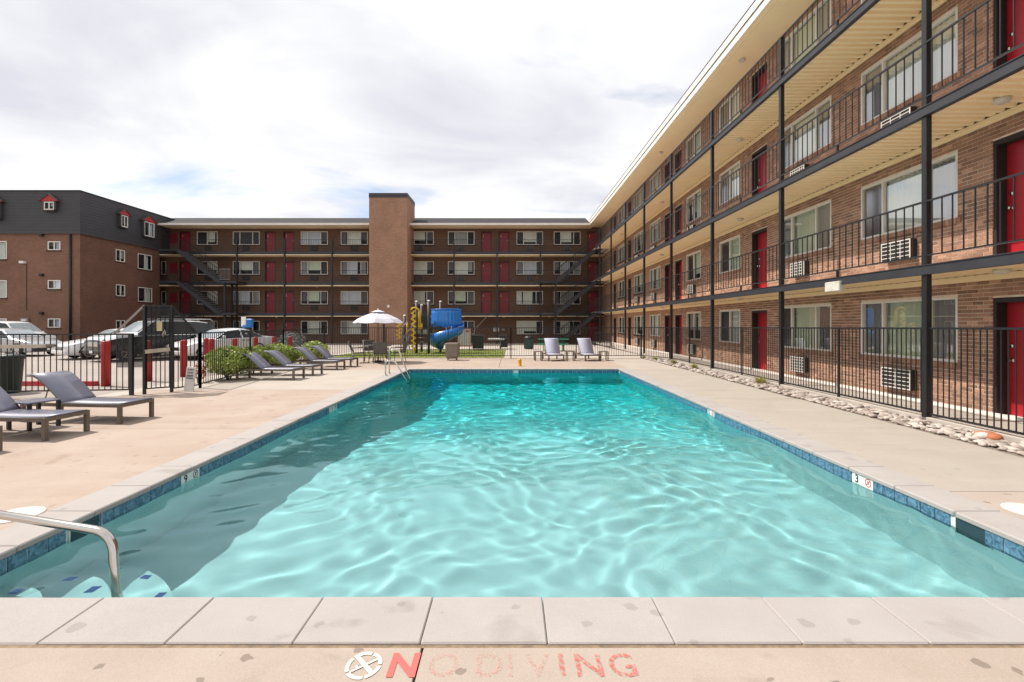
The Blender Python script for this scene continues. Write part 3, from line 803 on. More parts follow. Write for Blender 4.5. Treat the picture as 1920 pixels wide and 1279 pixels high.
def railing(parent, name, P, Q, z0, z1, step, pick=0.016, rail=(0.04, 0.03), mat='black_metal', limit=None, posts=(), bottom=True, base=None, stub=0.0, count=None):
    """flat-bar rail between two points; every picket its own sub-part (or part) while limit lasts, the rest one stuff mesh"""
    P = Vector(P); Q = Vector(Q); L = (Q - P).length; d = (Q - P) / L
    mb = MB()
    mb.bar(P + Vector((0, 0, z1 - P.z)), Q + Vector((0, 0, z1 - Q.z)), rail[0], rail[1])
    if bottom: mb.bar(P + Vector((0, 0, z0 - P.z)), Q + Vector((0, 0, z0 - Q.z)), rail[0] * 0.8, rail[1] * 0.9)
    for s in posts:
        p = P + d * s; mb.bar((p.x, p.y, (base if base is not None else z0) ), (p.x, p.y, z1 - 0.012), 0.03, 0.03)
    o = mb.build(name, M[mat], parent)
    return o
# ------------------------------------------------------------------ right building
XW, XP = 8.25, 7.02
F = 2.68
YA0, YA1 = 3.6, 43.6
FL = [0.07, 2.64, 5.32, 8.00]
ROOFZ = 10.40
fA = lambda u, v, w: (XW - w, u, v)
rb = thing('apartment_building', 'long brick apartment block with balconies and red doors right of the pool', 'building', (XW, 20, 0))
# (kind, near edge, far edge) along the wall
WIN = [(8.87, 11.32, 3), (12.37, 14.78, 3), (17.29, 19.0, 2), (20.88, 22.57, 2), (26.5, 28.55, 3), (30.0, 32.2, 3), (34.96, 36.85, 2)]
DOORS = [(7.25, 8.23), (15.48, 16.48), (23.2, 24.15), (24.88, 25.8), (33.0, 33.85), (37.7, 38.6), (3.9, 4.85)]
ops = []
for fi in range(4):
    for a, b, n_ in WIN: ops.append((a, b, 0.925 + F * fi, 2.145 + F * fi))
    for a, b in DOORS: ops.append((a, b, FL[fi], 2.085 + F * fi))
ops.append((5.2, 6.9, 0.925, 2.145)); 
YT = 27.0       # nearer than this every brick is real, beyond it they are under 3 pixels long
mb = MB(fA); wall_grid(mb, YA0, YA1, 0.0, ROOFZ, ops, w=-0.005)
wall = mb.build('wall', M['mortar'], rb)
mb = MB(fA); wall_grid(mb, YT, YA1, 0.0, ROOFZ, ops, w=0.0)
for o in ops:
    if o[0] >= YT: reveal(mb, o, 0.2)
mb.build('far_wall_face', M['brick_far_y'], wall)
# bricks
BH, BL, JO = 0.0705, 0.2, 0.0105
cell = {}
V, Q, T = [], [], []
single = []
def brick_box(u0, u1, v0, v1, w0, w1):
    n = len(V)
    V.extend([(XW - w0, u0, v0), (XW - w0, u1, v0), (XW - w0, u1, v1), (XW - w0, u0, v1), (XW - w1, u0, v0), (XW - w1, u1, v0), (XW - w1, u1, v1), (XW - w1, u0, v1)])
    Q.extend([(n + 4, n + 7, n + 6, n + 5), (n, n + 4, n + 5, n + 1), (n + 1, n + 5, n + 6, n + 2), (n + 2, n + 6, n + 7, n + 3), (n + 3, n + 7, n + 4, n)])
rows = int(ROOFZ / BH)
for r in range(rows):
    v0 = 0.004 + r * BH; v1 = v0 + BH - JO; vm = (v0 + v1) / 2
    off = (BL / 2 if r % 2 else 0.0)
    cuts = [(o[0], o[1]) for o in ops if o[2] - 0.02 < vm < o[3] + 0.02]
    u = YA0 + off - BL
    while u < YT:
        a, b = max(u, YA0), min(u + BL - JO, YT)
        segs = [(a, b)] if b - a > 0.02 else []
        for c, d in cuts:
            ns = []
            for (p, q) in segs:
                if q <= c or p >= d: ns.append((p, q)); continue
                if p < c: ns.append((p, c))
                if q > d: ns.append((d, q))
            segs = ns
        for (p, q) in segs:
            if q - p < 0.012: continue
            tone = min(1, max(0, rng.normal(0.45, 0.24)))
            pr = rng.uniform(-0.0015, 0.0025)
            if len(single) < 300 and 8.23 <= p and q <= 8.872 and v0 < 7.2 and v0 > 0.1: single.append((p, q, v0, v1, pr, tone))
            else: brick_box(p, q, v0, v1, -0.012, pr); T.append(tone)
        u += BL
# brick returns of the openings, nearer part
for o in ops:
    if o[0] < YT:
        r = int(o[2] / BH)
        dd = 0.16 if o[1] - o[0] < 1.05 else 0.075
        for uu, sgn in ((o[0], 1), (o[1], -1)):
            v = 0.004 + r * BH
            while v < o[3] - 0.02:
                n = len(V); e = 0.0
                V.extend([(XW + dd, uu - 0.001 * sgn, max(v, o[2])), (XW - 0.0, uu - 0.001 * sgn, max(v, o[2])), (XW - 0.0, uu - 0.001 * sgn, min(v + BH - JO, o[3])), (XW + dd, uu - 0.001 * sgn, min(v + BH - JO, o[3])),
                          (XW + dd, uu + 0.001 * sgn, max(v, o[2])), (XW - 0.0, uu + 0.001 * sgn, max(v, o[2])), (XW - 0.0, uu + 0.001 * sgn, min(v + BH - JO, o[3])), (XW + dd, uu + 0.001 * sgn, min(v + BH - JO, o[3]))])
                Q.extend([(n + 4, n + 5, n + 6, n + 7), (n, n + 1, n + 2, n + 3)]); T.append(min(1, max(0, rng.normal(0.4, 0.2))))
                v += BH
        mbr = MB(fA); reveal(mbr, (o[0] - 0.003, o[1] + 0.003, o[2] - 0.003, o[3] + 0.003), dd + 0.04); mbr.build('reveal', M['mortar'], wall)
loc = world_loc(rb)
me = bpy.data.meshes.new('brickwork')
me.from_pydata([(p[0] - loc.x, p[1] - loc.y, p[2] - loc.z) for p in V], [], Q); me.materials.append(M['brick_clay']); set_tone(me, T, 8); me.update()
bw = link('brickwork', me, wall, kind='stuff')
bvar = {}
for (p, q, v0, v1, pr, tone) in single:
    key = (round((q - p) * 200), min(6, int(tone * 7)))
    if key not in bvar:
        b = MB(); L = key[0] / 200; b.bbox(-0.0, 0.014, 0, L, 0, BH - JO, 0.002); mm = b.mesh('brick', M['brick_clay']); set_tone(mm, [(key[1] + 0.5) / 7], len(mm.vertices)); bvar[key] = mm
    link('brick', bvar[key], wall, (XW - pr - 0.001 - loc.x, p - loc.y, v0 - loc.z))
# base course: a pale strip where wall and walkway meet
mb = MB(); mb.box(8.218, 8.235, YA0, YA1, 0.071, 0.13)
mb.build('base_strip', M['fascia'], rb)

# windows
CUR = {(0, 0): (['cur_grey', 'cur_green', 'cur_grey'], None), (0, 1): (['cur_dark', 'cur_green', 'cur_dark'], ['glass', 'glass', 'screen']),
       (1, 0): (['cur_grey', 'cur_pale', 'cur_dark'], ['glass', 'glass', 'screen']), (1, 1): (['cur_green', 'cur_green', 'cur_grey'], ['screen', 'glass', 'glass']),
       (2, 0): (['cur_pale', 'cur_pale', 'cur_grey'], ['glass', 'glass', 'glass']), (2, 1): (['cur_grey', 'cur_pale', 'cur_dark'], ['glass', 'glass', 'screen']),
       (3, 0): (['cur_grey', 'cur_green', 'cur_grey'], None), (3, 1): (['cur_grey', 'cur_green', 'cur_grey'], None)}
for fi in range(4):
    for wi, (a, b, n_) in enumerate(WIN):
        if n_ == 3:
            cols = [0.265, 0.735]
            cur, gl_ = CUR.get((fi, wi), (random.choice([['cur_grey', 'cur_green', 'cur_grey'], ['cur_dark', 'cur_pale', 'cur_grey']]), ['screen', 'glass', 'screen']))
        else:
            cols = [0.5]; cur, gl_ = random.choice([(['cur_pale', 'cur_grey'], ['glass', 'screen']), (['cur_green', 'cur_dark'], ['glass', 'screen']), (['cur_green', 'cur_grey'], ['glass', 'glass'])])
        near = a < 20
        window(rb, fA, a, b, 0.925 + F * fi, 2.145 + F * fi, cols, cur, gl_, sill='fine' if a < YT else 'plain', folds=0.12 if near else 0)
        if n_ == 3 or wi in (3,):
            uc = (a + b) / 2 + 0.05; hw = 0.385 if wi == 0 else 0.33
            ac_unit(rb, fA, uc - hw, uc + hw, 0.285 + F * fi, 0.70 + F * fi, cols=2 if (wi == 0 and fi == 0) else (6 if wi == 1 else 3), rows=5)
        elif wi == 2 and fi in (0, 1): pass
window(rb, fA, 5.2, 6.9, 0.925, 2.145, [0.5], ['cur_green', 'cur_grey'], sill='fine')
for fi in range(4):
    for di, (a, b) in enumerate(DOORS):
        door(rb, fA, a, b, FL[fi], 2.085 + F * fi, 0.2, knob_side=1, number=(a < 20))

# steel frame: posts, edge beams, balcony slabs with corrugated soffits
POSTY = [3.8, 8.13, 12.5, 16.8, 21.1, 25.4, 29.6, 33.8, 38.0]
mbp = MB(); mbp.bbox(-0.05, 0.05, -0.05, 0.05, -0.03, 9.10, 0.006); postm = mbp.mesh('post', M['black_metal'])
for y in POSTY: link('post', postm, rb, (XP + 0.03 - XW, y + 0.02 - 20, 0))
BY0, BY1 = YA0, 39.9
bays = sorted({BY0, BY1, *[y for y in POSTY if BY0 < y < BY1]})
for k in (1, 2, 3):
    z = FL[k]
    mb = MB(); mb.box(6.985, 7.06, BY0, BY1, z - 0.15, z - 0.012); mb.box(6.97, 7.075, BY0, BY1, z - 0.012, z + 0.003); mb.box(6.97, 7.075, BY0, BY1, z - 0.165, z - 0.15)
    mb.build('edge_beam', M['beam_metal'], rb)
    mb = MB(); mb.box(7.075, XW + 0.01, BY0, 42.3, z - 0.05, z - 0.004); mb.build('balcony_floor', M['balcony_concrete'], rb)
    for a, b in zip(bays, bays[1:]):
        mb = MB(); per = 0.19; n = int((b - a) / per) + 1; zt, zb = z - 0.07, z - 0.138
        prof = []
        for q in range(n):
            y = a + q * per
            for (fr_, zz_) in ((0.0, zb), (0.42, zb), (0.56, zt), (0.86, zt)):
                yy = y + fr_ * per
                if yy < b - 0.002: prof.append((yy, zz_))
        prof.append((b, zb))
        vs = []; fs = []
        for (yy, zz_) in prof: vs += [(7.06, yy, zz_), (8.20, yy, zz_)]
        for q in range(len(prof) - 1): fs.append((2 * q, 2 * q + 1, 2 * q + 3, 2 * q + 2))
        mb.add(vs, fs); mb.build('soffit_panel', M['cream'], rb)
    mb = MB(); mb.box(8.19, 8.238, BY0, 42.3, z - 0.215, z - 0.145); mb.box(8.215, 8.238, BY0, 42.3, z - 0.25, z - 0.215); mb.build('ledger_strip', M['cream'], rb)
    if k == 1:
        pass
# railings: one part per floor, pickets as sub-parts (nearest 300), the rest one mesh
pk = MB(); pk.box(-0.008, 0.008, -0.008, 0.008, 0, 0.90); pkm = pk.mesh('picket', M['black_metal'])
railings = []
for k in (1, 2, 3):
    z = FL[k]; mb = MB()
    mb.box(6.995, 7.030, BY0, BY1, z + 1.055, z + 1.085); mb.box(6.998, 7.027, BY0, BY1, z + 0.145, z + 0.17)
    for a, b in zip(bays, bays[1:]):
        mb.box(6.99, 7.03, (a + b) / 2 - 0.02, (a + b) / 2 + 0.02, z - 0.15, z + 0.146)
    railings.append((z, mb.build('balcony_railing', M['black_metal'], rb)))
far_pk = [MB(), MB(), MB()]
cnt = 0; y = 5.2
while y < BY1:
    if not any(abs(y - p - 0.02) < 0.06 for p in POSTY):
        for i, (z, rl) in enumerate(railings):
            vis = 8.6 if i == 2 else 6.3
            if cnt < 300 and y > vis: link('picket', pkm, rl, (7.0125 - XW, y - 20, z + 0.165)); cnt += 1
            else: far_pk[i].box(7.0045, 7.0205, y - 0.008, y + 0.008, z + 0.165, z + 1.06)
    y += 0.187
for i, (z, rl) in enumerate(railings): far_pk[i].build('far_pickets', M['black_metal'], rl, kind='stuff')
for ch in rb.children:
    pass
# roof: wide eave with pale fascia
mb = MB(); mb.box(7.03, 20.0, YA0 - 0.6, YA1 + 1.0, ROOFZ + 0.003, ROOFZ + 0.42)
rf = mb.build('roof', M['cream_pale'], rb)
mb = MB(); mb.box(7.22, XW + 0.1, YA0 - 0.6, 42.4, ROOFZ - 0.012, ROOFZ); mb.build('eave_soffit', M['cream'], rf)
mb = MB(); mb.box(7.0, 7.027, YA0 - 0.6, 42.35, ROOFZ - 0.02, ROOFZ + 0.20); mb.box(6.965, 7.027, YA0 - 0.6, 42.35, ROOFZ + 0.212, ROOFZ + 0.45); mb.build('fascia', M['fascia'], rf)
mb = MB(); mb.box(6.95, 7.2, YA0 - 0.6, 42.35, ROOFZ + 0.452, ROOFZ + 0.47); mb.box(6.985, 7.02, YA0 - 0.6, 42.35, ROOFZ + 0.2, ROOFZ + 0.212); mb.build('roof_edge', M['beam_metal'], rf)
# building mass behind the wall
mb = MB(); mb.box(XW + 0.95, 20, YA0, YA1, 0, ROOFZ); mb.box(XW - 0.01, XW + 0.96, YA0, YA0 + 0.02, 0, ROOFZ); mb.build('rear_mass', M['dark_jamb'], rb)
# lamps under the balconies and beside the doors
M['lamp_glass'] = pmat('lamp_glass', (0.62, 0.58, 0.50), rough=0.3)
def ceiling_lamp(x, y, z):
    mb = MB(); mb.lathe([(0.11, 0.0), (0.115, -0.02), (0.105, -0.05), (0.07, -0.072), (0.02, -0.08)], (x, y, z), 18)
    mb.build('ceiling_lamp', M['lamp_glass'], rb)
for k in (1, 2, 3):
    for y in (7.55, 16.2, 24.6, 33.4):
        ceiling_lamp(7.72, y, FL[k] - 0.136)
for y in (15.9, 24.5): ceiling_lamp(7.65, y, ROOFZ - 0.013)
mb = MB(); mb.bbox(6.93, 7.05, 10.15, 10.62, 2.34, 2.55, 0.012); mb.build('flood_lamp', M['lamp_glass'], rb)
# ------------------------------------------------------------------ far building across the end of the court
YB = 43.7
ZB0 = -0.14
FB = 2.711
KB = YB / 901.0
fB = lambda u, v, w: (u, YB - w, v)
def bx(px, y=YB): return (px - 958.0) * y / 901.0
fb = thing('apartment_building', 'long brown four storey block with tall brick chimney closing the far end of the court', 'building', (-10, YB, 0))
LB = [ZB0 + FB * k for k in range(4)]
X0B, X1B = bx(296), XW + 0.6
wins = []      # (px0, px1, kind)
for a, b, n_ in ((369.3, 407.8, 2), (436.7, 486.7, 3), (564.2, 614.5, 3), (639, 689.5, 3), (763.5, 813.2, 3), (840, 889.5, 3), (968.6, 1018, 3), (1038.4, 1088.4, 3), (302.5, 311.5, 1)):
    wins.append((bx(a), bx(b), n_))
doors = [(bx(a), bx(b)) for a, b in ((336.5, 357.5), (496.7, 517), (531, 551.4), (901.7, 921.8), (935, 955), (1101.5, 1121.5))]
ops = []
for k in range(4):
    for a, b, n_ in wins:
        if k == 0 and n_ == 3 and abs(a - bx(840)) < 0.1: pass
        ops.append((a, b, LB[k] + 0.81, LB[k] + 2.02))
    for i, (a, b) in enumerate(doors):
        if k == 0 and i in (3, 4): continue
        ops.append((a, b, LB[k], LB[k] + 2.02))
WH = LB[3] + 2.50
mb = MB(fB); wall_grid(mb, X0B, X1B, -0.3, WH, ops)
for o in ops: reveal(mb, o, 0.14)
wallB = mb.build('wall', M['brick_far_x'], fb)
mb = MB(); mb.box(X0B, X1B + 10, YB + 1.0, YB + 11, -0.3, WH); mb.build('rear_mass', M['dark_jamb'], fb)
styles3 = [['cur_blue', 'cur_blue', 'cur_grey'], [None, 'cur_pale', None], ['cur_pale', 'cur_pale', 'cur_dark'], ['cur_dark', 'cur_grey', None], ['cur_dark', 'cur_pale', 'cur_dark'], ['cur_grey', 'cur_pale', 'cur_grey'], ['cur_dark', 'cur_pale', 'cur_grey'], ['cur_grey', 'cur_green', 'cur_dark']]
for k in range(4):
    for i, (a, b, n_) in enumerate(wins):
        if n_ == 3: cols, cur, gl_ = [0.26, 0.74], random.choice(styles3), random.choice([['screen', 'glass', 'screen'], ['glass', 'glass', 'screen'], ['screen', 'glass', 'glass']])
        elif n_ == 2: cols, cur, gl_ = [0.5], ['cur_dark', 'cur_pale'], ['screen', 'glass']
        else: cols, cur, gl_ = [], ['cur_dark'], ['screen']
        if k == 3 and i == 1: cur = [None, None, None]; gl_ = ['glass'] * 3
        window(fb, fB, a, b, LB[k] + 0.81, LB[k] + 2.02, cols, cur, gl_, sill='plain', depth=0.06, fw=0.055, folds=0)
        if n_ >= 2 and k > 0:
            c = (a + b) / 2 + (0.0 if n_ == 3 else 0.1)
            ac_unit(fb, fB, c - 0.30, c + 0.30, LB[k] + 0.30, LB[k] + 0.68, 0.08, 2, 3, 'dull_ac' if a < bx(700) else 'grey_metal', 'dark_jamb')
    for i, (a, b) in enumerate(doors):
        if k == 0 and i in (3, 4): continue
        door(fb, fB, a, b, LB[k], LB[k] + 2.02, 0.14, knob_side=(-1 if i % 2 else 1), number=True, paint='red_door_shaded')
# red panels beside the stair landing doors
for k in (1, 2, 3):
    mb = MB(fB); ubox(mb, bx(318.5), bx(332.5), LB[k] + 0.92, LB[k] + 1.86, -0.01, 0.03); mb.build('red_panel', M['red_door_shaded'], fb)
# balcony slabs, beams, railings, posts
YF = YB - 1.28
for k in (1, 2, 3):
    z = LB[k]
    mb = MB(); mb.box(X0B, XW - 1.2, YF, YF + 0.08, z - 0.25, z + 0.02); mb.build('edge_beam', M['beam_metal'], fb)
    mb = MB(); mb.box(X0B, XW, YF + 0.08, YB + 0.01, z - 0.06, z - 0.004); mb.build('balcony_floor', M['balcony_concrete'], fb)
    mb = MB(); mb.box(X0B, XW, YF - 0.012, YB - 0.005, z - 0.31, z - 0.255); mb.build('soffit_panel', M['cream'], fb)
    mb = MB(); mb.box(X0B, XW - 1.3, YF + 0.02, YF + 0.05, z + 1.03, z + 1.065); mb.box(X0B, XW - 1.3, YF + 0.02, YF + 0.05, z + 0.13, z + 0.15)
    rl = mb.build('balcony_railing', M['black_metal'], fb)
    mb = MB(); x = X0B + 0.1
    while x < XW - 1.35:
        if not (bx(690) < x * 1.0 < bx(766)): mb.box(x - 0.007, x + 0.007, YF + 0.028, YF + 0.042, z + 0.15, z + 1.03)
        x += 0.15
    mb.build('picket', M['black_metal'], rl, kind='stuff')
    for xx in (bx(415), bx(524), bx(600), bx(800), bx(870), bx(945), bx(1030)):
        mb = MB(); mb.lathe([(0.10, 0), (0.10, -0.03), (0.05, -0.08)], (xx, YF + 0.7, z - 0.311), 10); mb.build('ceiling_lamp', M['lamp_glass'], fb)
mbp = MB(); mbp.box(-0.06, 0.06, -0.06, 0.06, -0.3, LB[3] + 1.1); pm = mbp.mesh('post', M['black_metal'])
for p in (444.7, 534.0, 623.0, 851.5, 932.0, 1013.0): link('post', pm, fb, (bx(p, YF) + 10, YF - 0.05 - YB, 0))
# shingled mansard strip and cream gutter
ez = LB[3] + 2.32
mb = MB(); mb.prism([(YF - 0.35, ez), (YF - 0.32, ez + 0.10), (YB + 1.2, ez + 1.12), (YB + 11, ez + 1.2), (YB + 11, ez)], 'x', X0B - 2.5, XW - 1.25)
rfB = mb.build('roof', M['shingles'], fb)
mb = MB(); mb.box(X0B - 2.5, XW - 1.3, YF - 0.42, YF - 0.352, ez - 0.06, ez + 0.12); mb.build('gutter', M['fascia'], rfB)
mb = MB(); mb.box(X0B - 0.5, XW - 1.0, YF - 0.35, YB + 0.02, ez - 0.05, ez - 0.004); mb.build('eave_soffit', M['cream_pale'], rfB)
mb = MB(); mb.box(X0B - 2.5, XW - 1.3, YB + 1.12, YB + 1.3, ez + 1.09, ez + 1.16); mb.build('ridge_strip', M['grey_metal'], rfB)
# chimney
YC = 40.95
cxa, cxb = bx(692, YC), bx(763.7, YC)
czt = CH + (606.5 - 362) * YC / 901.0
mb = MB(); mb.box(cxa, cxb, YC, YB + 0.4, -0.3, czt - 0.38)
ch = mb.build('chimney', M['brick_chimney_x'], fb)
mb = MB(); mb.quad((cxb + 0.004, YC, -0.3), (cxb + 0.004, YB + 0.4, -0.3), (cxb + 0.004, YB + 0.4, czt - 0.38), (cxb + 0.004, YC, czt - 0.38))
mb.build('chimney_side', M['brick_chimney_y'], ch)
mb = MB(); mb.box(cxa - 0.02, cxb + 0.02, YC - 0.02, YB + 0.42, czt - 0.385, czt); mb.build('chimney_cap', M['siding'], ch)
mb = MB(); mb.tube([(bx(728.5, YC), YC - 0.001, 3.10), (bx(728.5, YC), YC - 0.06, 3.10)], 0.13, 14); mb.build('wall_vent', M['fascia'], ch)
mb = MB(); mb.box(bx(718, YC), bx(721.5, YC), YC - 0.03, YC + 0.001, -0.1, 1.9); mb.build('conduit', M['dark_jamb'], ch)
# notice and fittings on the ground floor between the doors
M['sign_white'] = pmat('sign_white', (0.66, 0.64, 0.62), rough=0.5)
mb = MB(fB); ubox(mb, bx(925), bx(935.5), LB[0] + 1.06, LB[0] + 1.44, 0.0, 0.03); nb = mb.build('notice_board', M['sign_white'], fb)
mb = MB(fB)
for r in range(3):
    for c in range(4): ubox(mb, bx(926.6 + 2.1 * c), bx(928.1 + 2.1 * c), LB[0] + 1.12 + 0.1 * r, LB[0] + 1.17 + 0.1 * r, 0.03, 0.034)
mb.build('print_mark', M['grey_metal'], nb)
mb = MB(fB); ubox(mb, bx(941), bx(947), LB[0] + 1.12, LB[0] + 1.32, 0.0, 0.08); mb.build('meter_box', M['grey_metal'], fb)
mb = MB(); mb.tube([(bx(887, 41.0), 41.0, 1.0), (bx(913, 41.0), 41.6, 2.28)], 0.025, 6); mb.build('brace_pipe', M['grey_metal'], fb)

# ---- outside stairs: stringers, treads, handrails
def stair(parent, xa, za, xb, zb, y0, wdt, n=14):
    """flight from (xa, za) at the top to (xb, zb) at the foot, running along x"""
    mb = MB()
    for yy in (y0, y0 + wdt): mb.bar((xa, yy, za - 0.13), (xb, yy, zb - 0.13), 0.06, 0.30)
    st = mb.build('staircase', M['beam_metal'], parent)
    for k in range(n):
        t = (k + 0.5) / n
        x = xa + (xb - xa) * t; z = za + (zb - za) * (k + 1) / (n + 1)
        mb = MB(); mb.box(x - 0.14, x + 0.14, y0 + 0.032, y0 + wdt - 0.032, z - 0.045, z); mb.build('tread', M['grey_metal'], st)
    for yy in (y0, y0 + wdt):
        mb = MB(); mb.bar((xa, yy, za + 0.93), (xb, yy, zb + 0.93), 0.035, 0.035); mb.bar((xa, yy, za + 0.12), (xb, yy, zb + 0.12), 0.025, 0.025)
        for k in range(24):
            t = k / 23; x = xa + (xb - xa) * t; z = za + (zb - za) * t
            mb.box(x - 0.008, x + 0.008, yy - 0.008, yy + 0.008, z + 0.02, z + 0.93)
        mb.build('handrail', M['black_metal'], st)
    return st
YS = 40.9
def sx(px): return bx(px, YS)
for k in (3, 2):
    stair(fb, sx(333), LB[k], sx(412), LB[k - 1], YS, 1.05)
    mb = MB(); mb.box(sx(298), sx(333) , YS, YF + 0.0, LB[k] - 0.17, LB[k] - 0.006); mb.build('landing', M['beam_metal'], fb)
    mb = MB(); mb.box(sx(412), sx(443), YS, YF + 0.0, LB[k - 1] - 0.2, LB[k - 1] - 0.006)
    ld = mb.build('landing', M['beam_metal'], fb)
    if k == 3:
        mb = MB(); mb.box(sx(410), sx(431), YS + 0.01, YS + 0.05, LB[2] + 0.98, LB[2] + 1.02); mb.box(sx(410), sx(431), YS + 0.01, YS + 0.05, LB[2] + 0.1, LB[2] + 0.14)
        for q in range(9): mb.box(sx(410.5 + 2.5 * q) - 0.008, sx(410.5 + 2.5 * q) + 0.008, YS + 0.02, YS + 0.04, LB[2] + 0.14, LB[2] + 0.98)
        mb.build('landing_rail', M['grey_metal'], ld)
stair(fb, sx(338), LB[1], sx(402), LB[0], YS, 1.05)
mb = MB(); mb.box(sx(415) , sx(419), YS + 0.3, YS + 0.42, -0.2, LB[2] - 0.2); mb.box(sx(421), sx(424.5), YS + 0.9, YS + 1.02, -0.2, LB[2] - 0.2); mb.build('stair_post', M['black_metal'], fb)
YS2 = 40.9
for k in (3, 2, 1):
    stair(fb, sx(1119), LB[k] + (0.1 if k == 3 else 0.05), sx(1042), LB[k - 1], YS2, 1.05)
    mb = MB(); mb.box(sx(1119), XP + 0.6, YS2 - 1.0, YF, LB[k] - 0.16, LB[k] + 0.003); mb.build('landing', M['beam_metal'], fb)
    if k > 1:
        mb = MB(); mb.box(sx(1014), sx(1042), YS2, YF, LB[k - 1] - 0.19, LB[k - 1] - 0.006); mb.build('landing', M['beam_metal'], fb)
mb = MB(); mb.box(sx(1040), sx(1043.5), YS2 - 0.06, YS2 + 0.06, -0.2, LB[2] + 0.1); mb.build('stair_post', M['black_metal'], fb)

# ------------------------------------------------------------------ left building: brick below, dark siding above, small red gables
YL = 34.6
XL = -31.03
KL = YL / 901.0
lb = thing('apartment_building', 'brick block on the left with dark grey top storey and small red gabled dormers', 'building', (XL - 8, YL + 5, 0))
fC = lambda u, v, w: (u, YL - w, v)
fD = lambda u, v, w: (XL + w, u, v)
def lx(px): return (px - 958) * KL
def lz(py): return CH + (606.5 - py) * KL
def sy_(px): return XL * 901.0 / (px - 958.0)
def sz_(px, py): return CH + (606.5 - py) * sy_(px) / 901.0
ZS = lz(437)
ZT = lz(358.5)
BKY = YF + 0.05
XLL = -52.0
winC = [(lx(89.6), lx(113.2), lz(y1), lz(y0)) for y0, y1 in ((452.6, 469.0), (525.3, 541.8), (597.3, 614.5))]
winC += [(lx(-26), lx(12.6), lz(y1), lz(y0)) for y0, y1 in ((452.0, 485.8), (525.5, 558.4), (597.3, 631.0))]
def vr(px0, px1, py0, py1):
    """opening on the receding side, from its left edge's top and bottom"""
    return (sy_(px0), sy_(px1), sz_(px0, py1), sz_(px0, py0))
winD = [vr(217.0, 234.3, 466.8, 489.5), vr(258.4, 284.8, 474.5, 503.5), vr(217.2, 234.6, 533.0, 554.8), vr(258.8, 285.3, 538.0, 565.5)]
winD += [vr(217.4, 234.8, 600.5, 620.5), vr(259.0, 285.5, 601.5, 627.5)]
mb = MB(fC); wall_grid(mb, XLL, XL, -0.3, ZS, winC)
for o in winC: reveal(mb, o, 0.12)
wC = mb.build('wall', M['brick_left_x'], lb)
mb = MB(fD); wall_grid(mb, YL, BKY, -0.3, ZS, winD)
for o in winD: reveal(mb, o, 0.12)
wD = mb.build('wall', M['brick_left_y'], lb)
for i, o in enumerate(winC): window(lb, fC, *o, [0.5], ['cur_grey', 'cur_blue'] if i < 3 else ['cur_blue', 'cur_pale'], ['screen', 'glass'], sill='plain', depth=0.05, fw=0.065, folds=0)
for i, o in enumerate(winD): window(lb, fD, *o, [0.5], ['cur_dark', 'cur_pale'], ['screen', 'glass'], sill='plain', depth=0.05, fw=0.065, folds=0)
# siding storey: separate lapped boards
mb = MB(); mb.box(XLL, XL, YL + 0.05, BKY + 9, ZS, ZT - 0.05); mb.box(XLL, XL - 0.9, YL + 0.9, BKY + 9, -0.3, ZS); mb.build('rear_mass', M['siding'], lb)
nb_ = 14
hb = (ZT - ZS) / nb_
for k in range(nb_):
    z0 = ZS + hb * k
    mb = MB()
    mb.prism([(YL - 0.092, z0), (YL - 0.076, z0 + hb + 0.006), (YL + 0.05, z0 + hb + 0.006), (YL + 0.05, z0)], 'x', XLL, XL + 0.09)
    mb.prism([(XL + 0.092, z0), (XL + 0.076, z0 + hb + 0.006), (XL - 0.05, z0 + hb + 0.006), (XL - 0.05, z0)], 'y', YL - 0.085, BKY + 0.02)
    mb.build('siding_board', M['siding'], lb)
mb = MB(); mb.box(XL - 0.2, XL + 0.075, BKY + 0.02, YB + 1.2, lz(403), ZT); mb.build('siding_return', M['siding'], lb)
mb = MB(); mb.box(XLL, XL + 0.13, YL - 0.13, YL + 0.5, ZT - 0.02, ZT + 0.05); mb.box(XL - 0.4, XL + 0.13, YL + 0.502, YB + 1.2, ZT - 0.02, ZT + 0.05); mb.build('roof_edge', M['beam_metal'], lb)
mb = MB(); mb.box(XLL, XL + 0.13, YL - 0.125, YL + 0.0, ZS - 0.07, ZS - 0.002); mb.box(XL + 0.001, XL + 0.13, YL + 0.002, BKY + 0.02, ZS - 0.07, ZS - 0.002); mb.build('eave_strip', M['dull_ac'], lb)
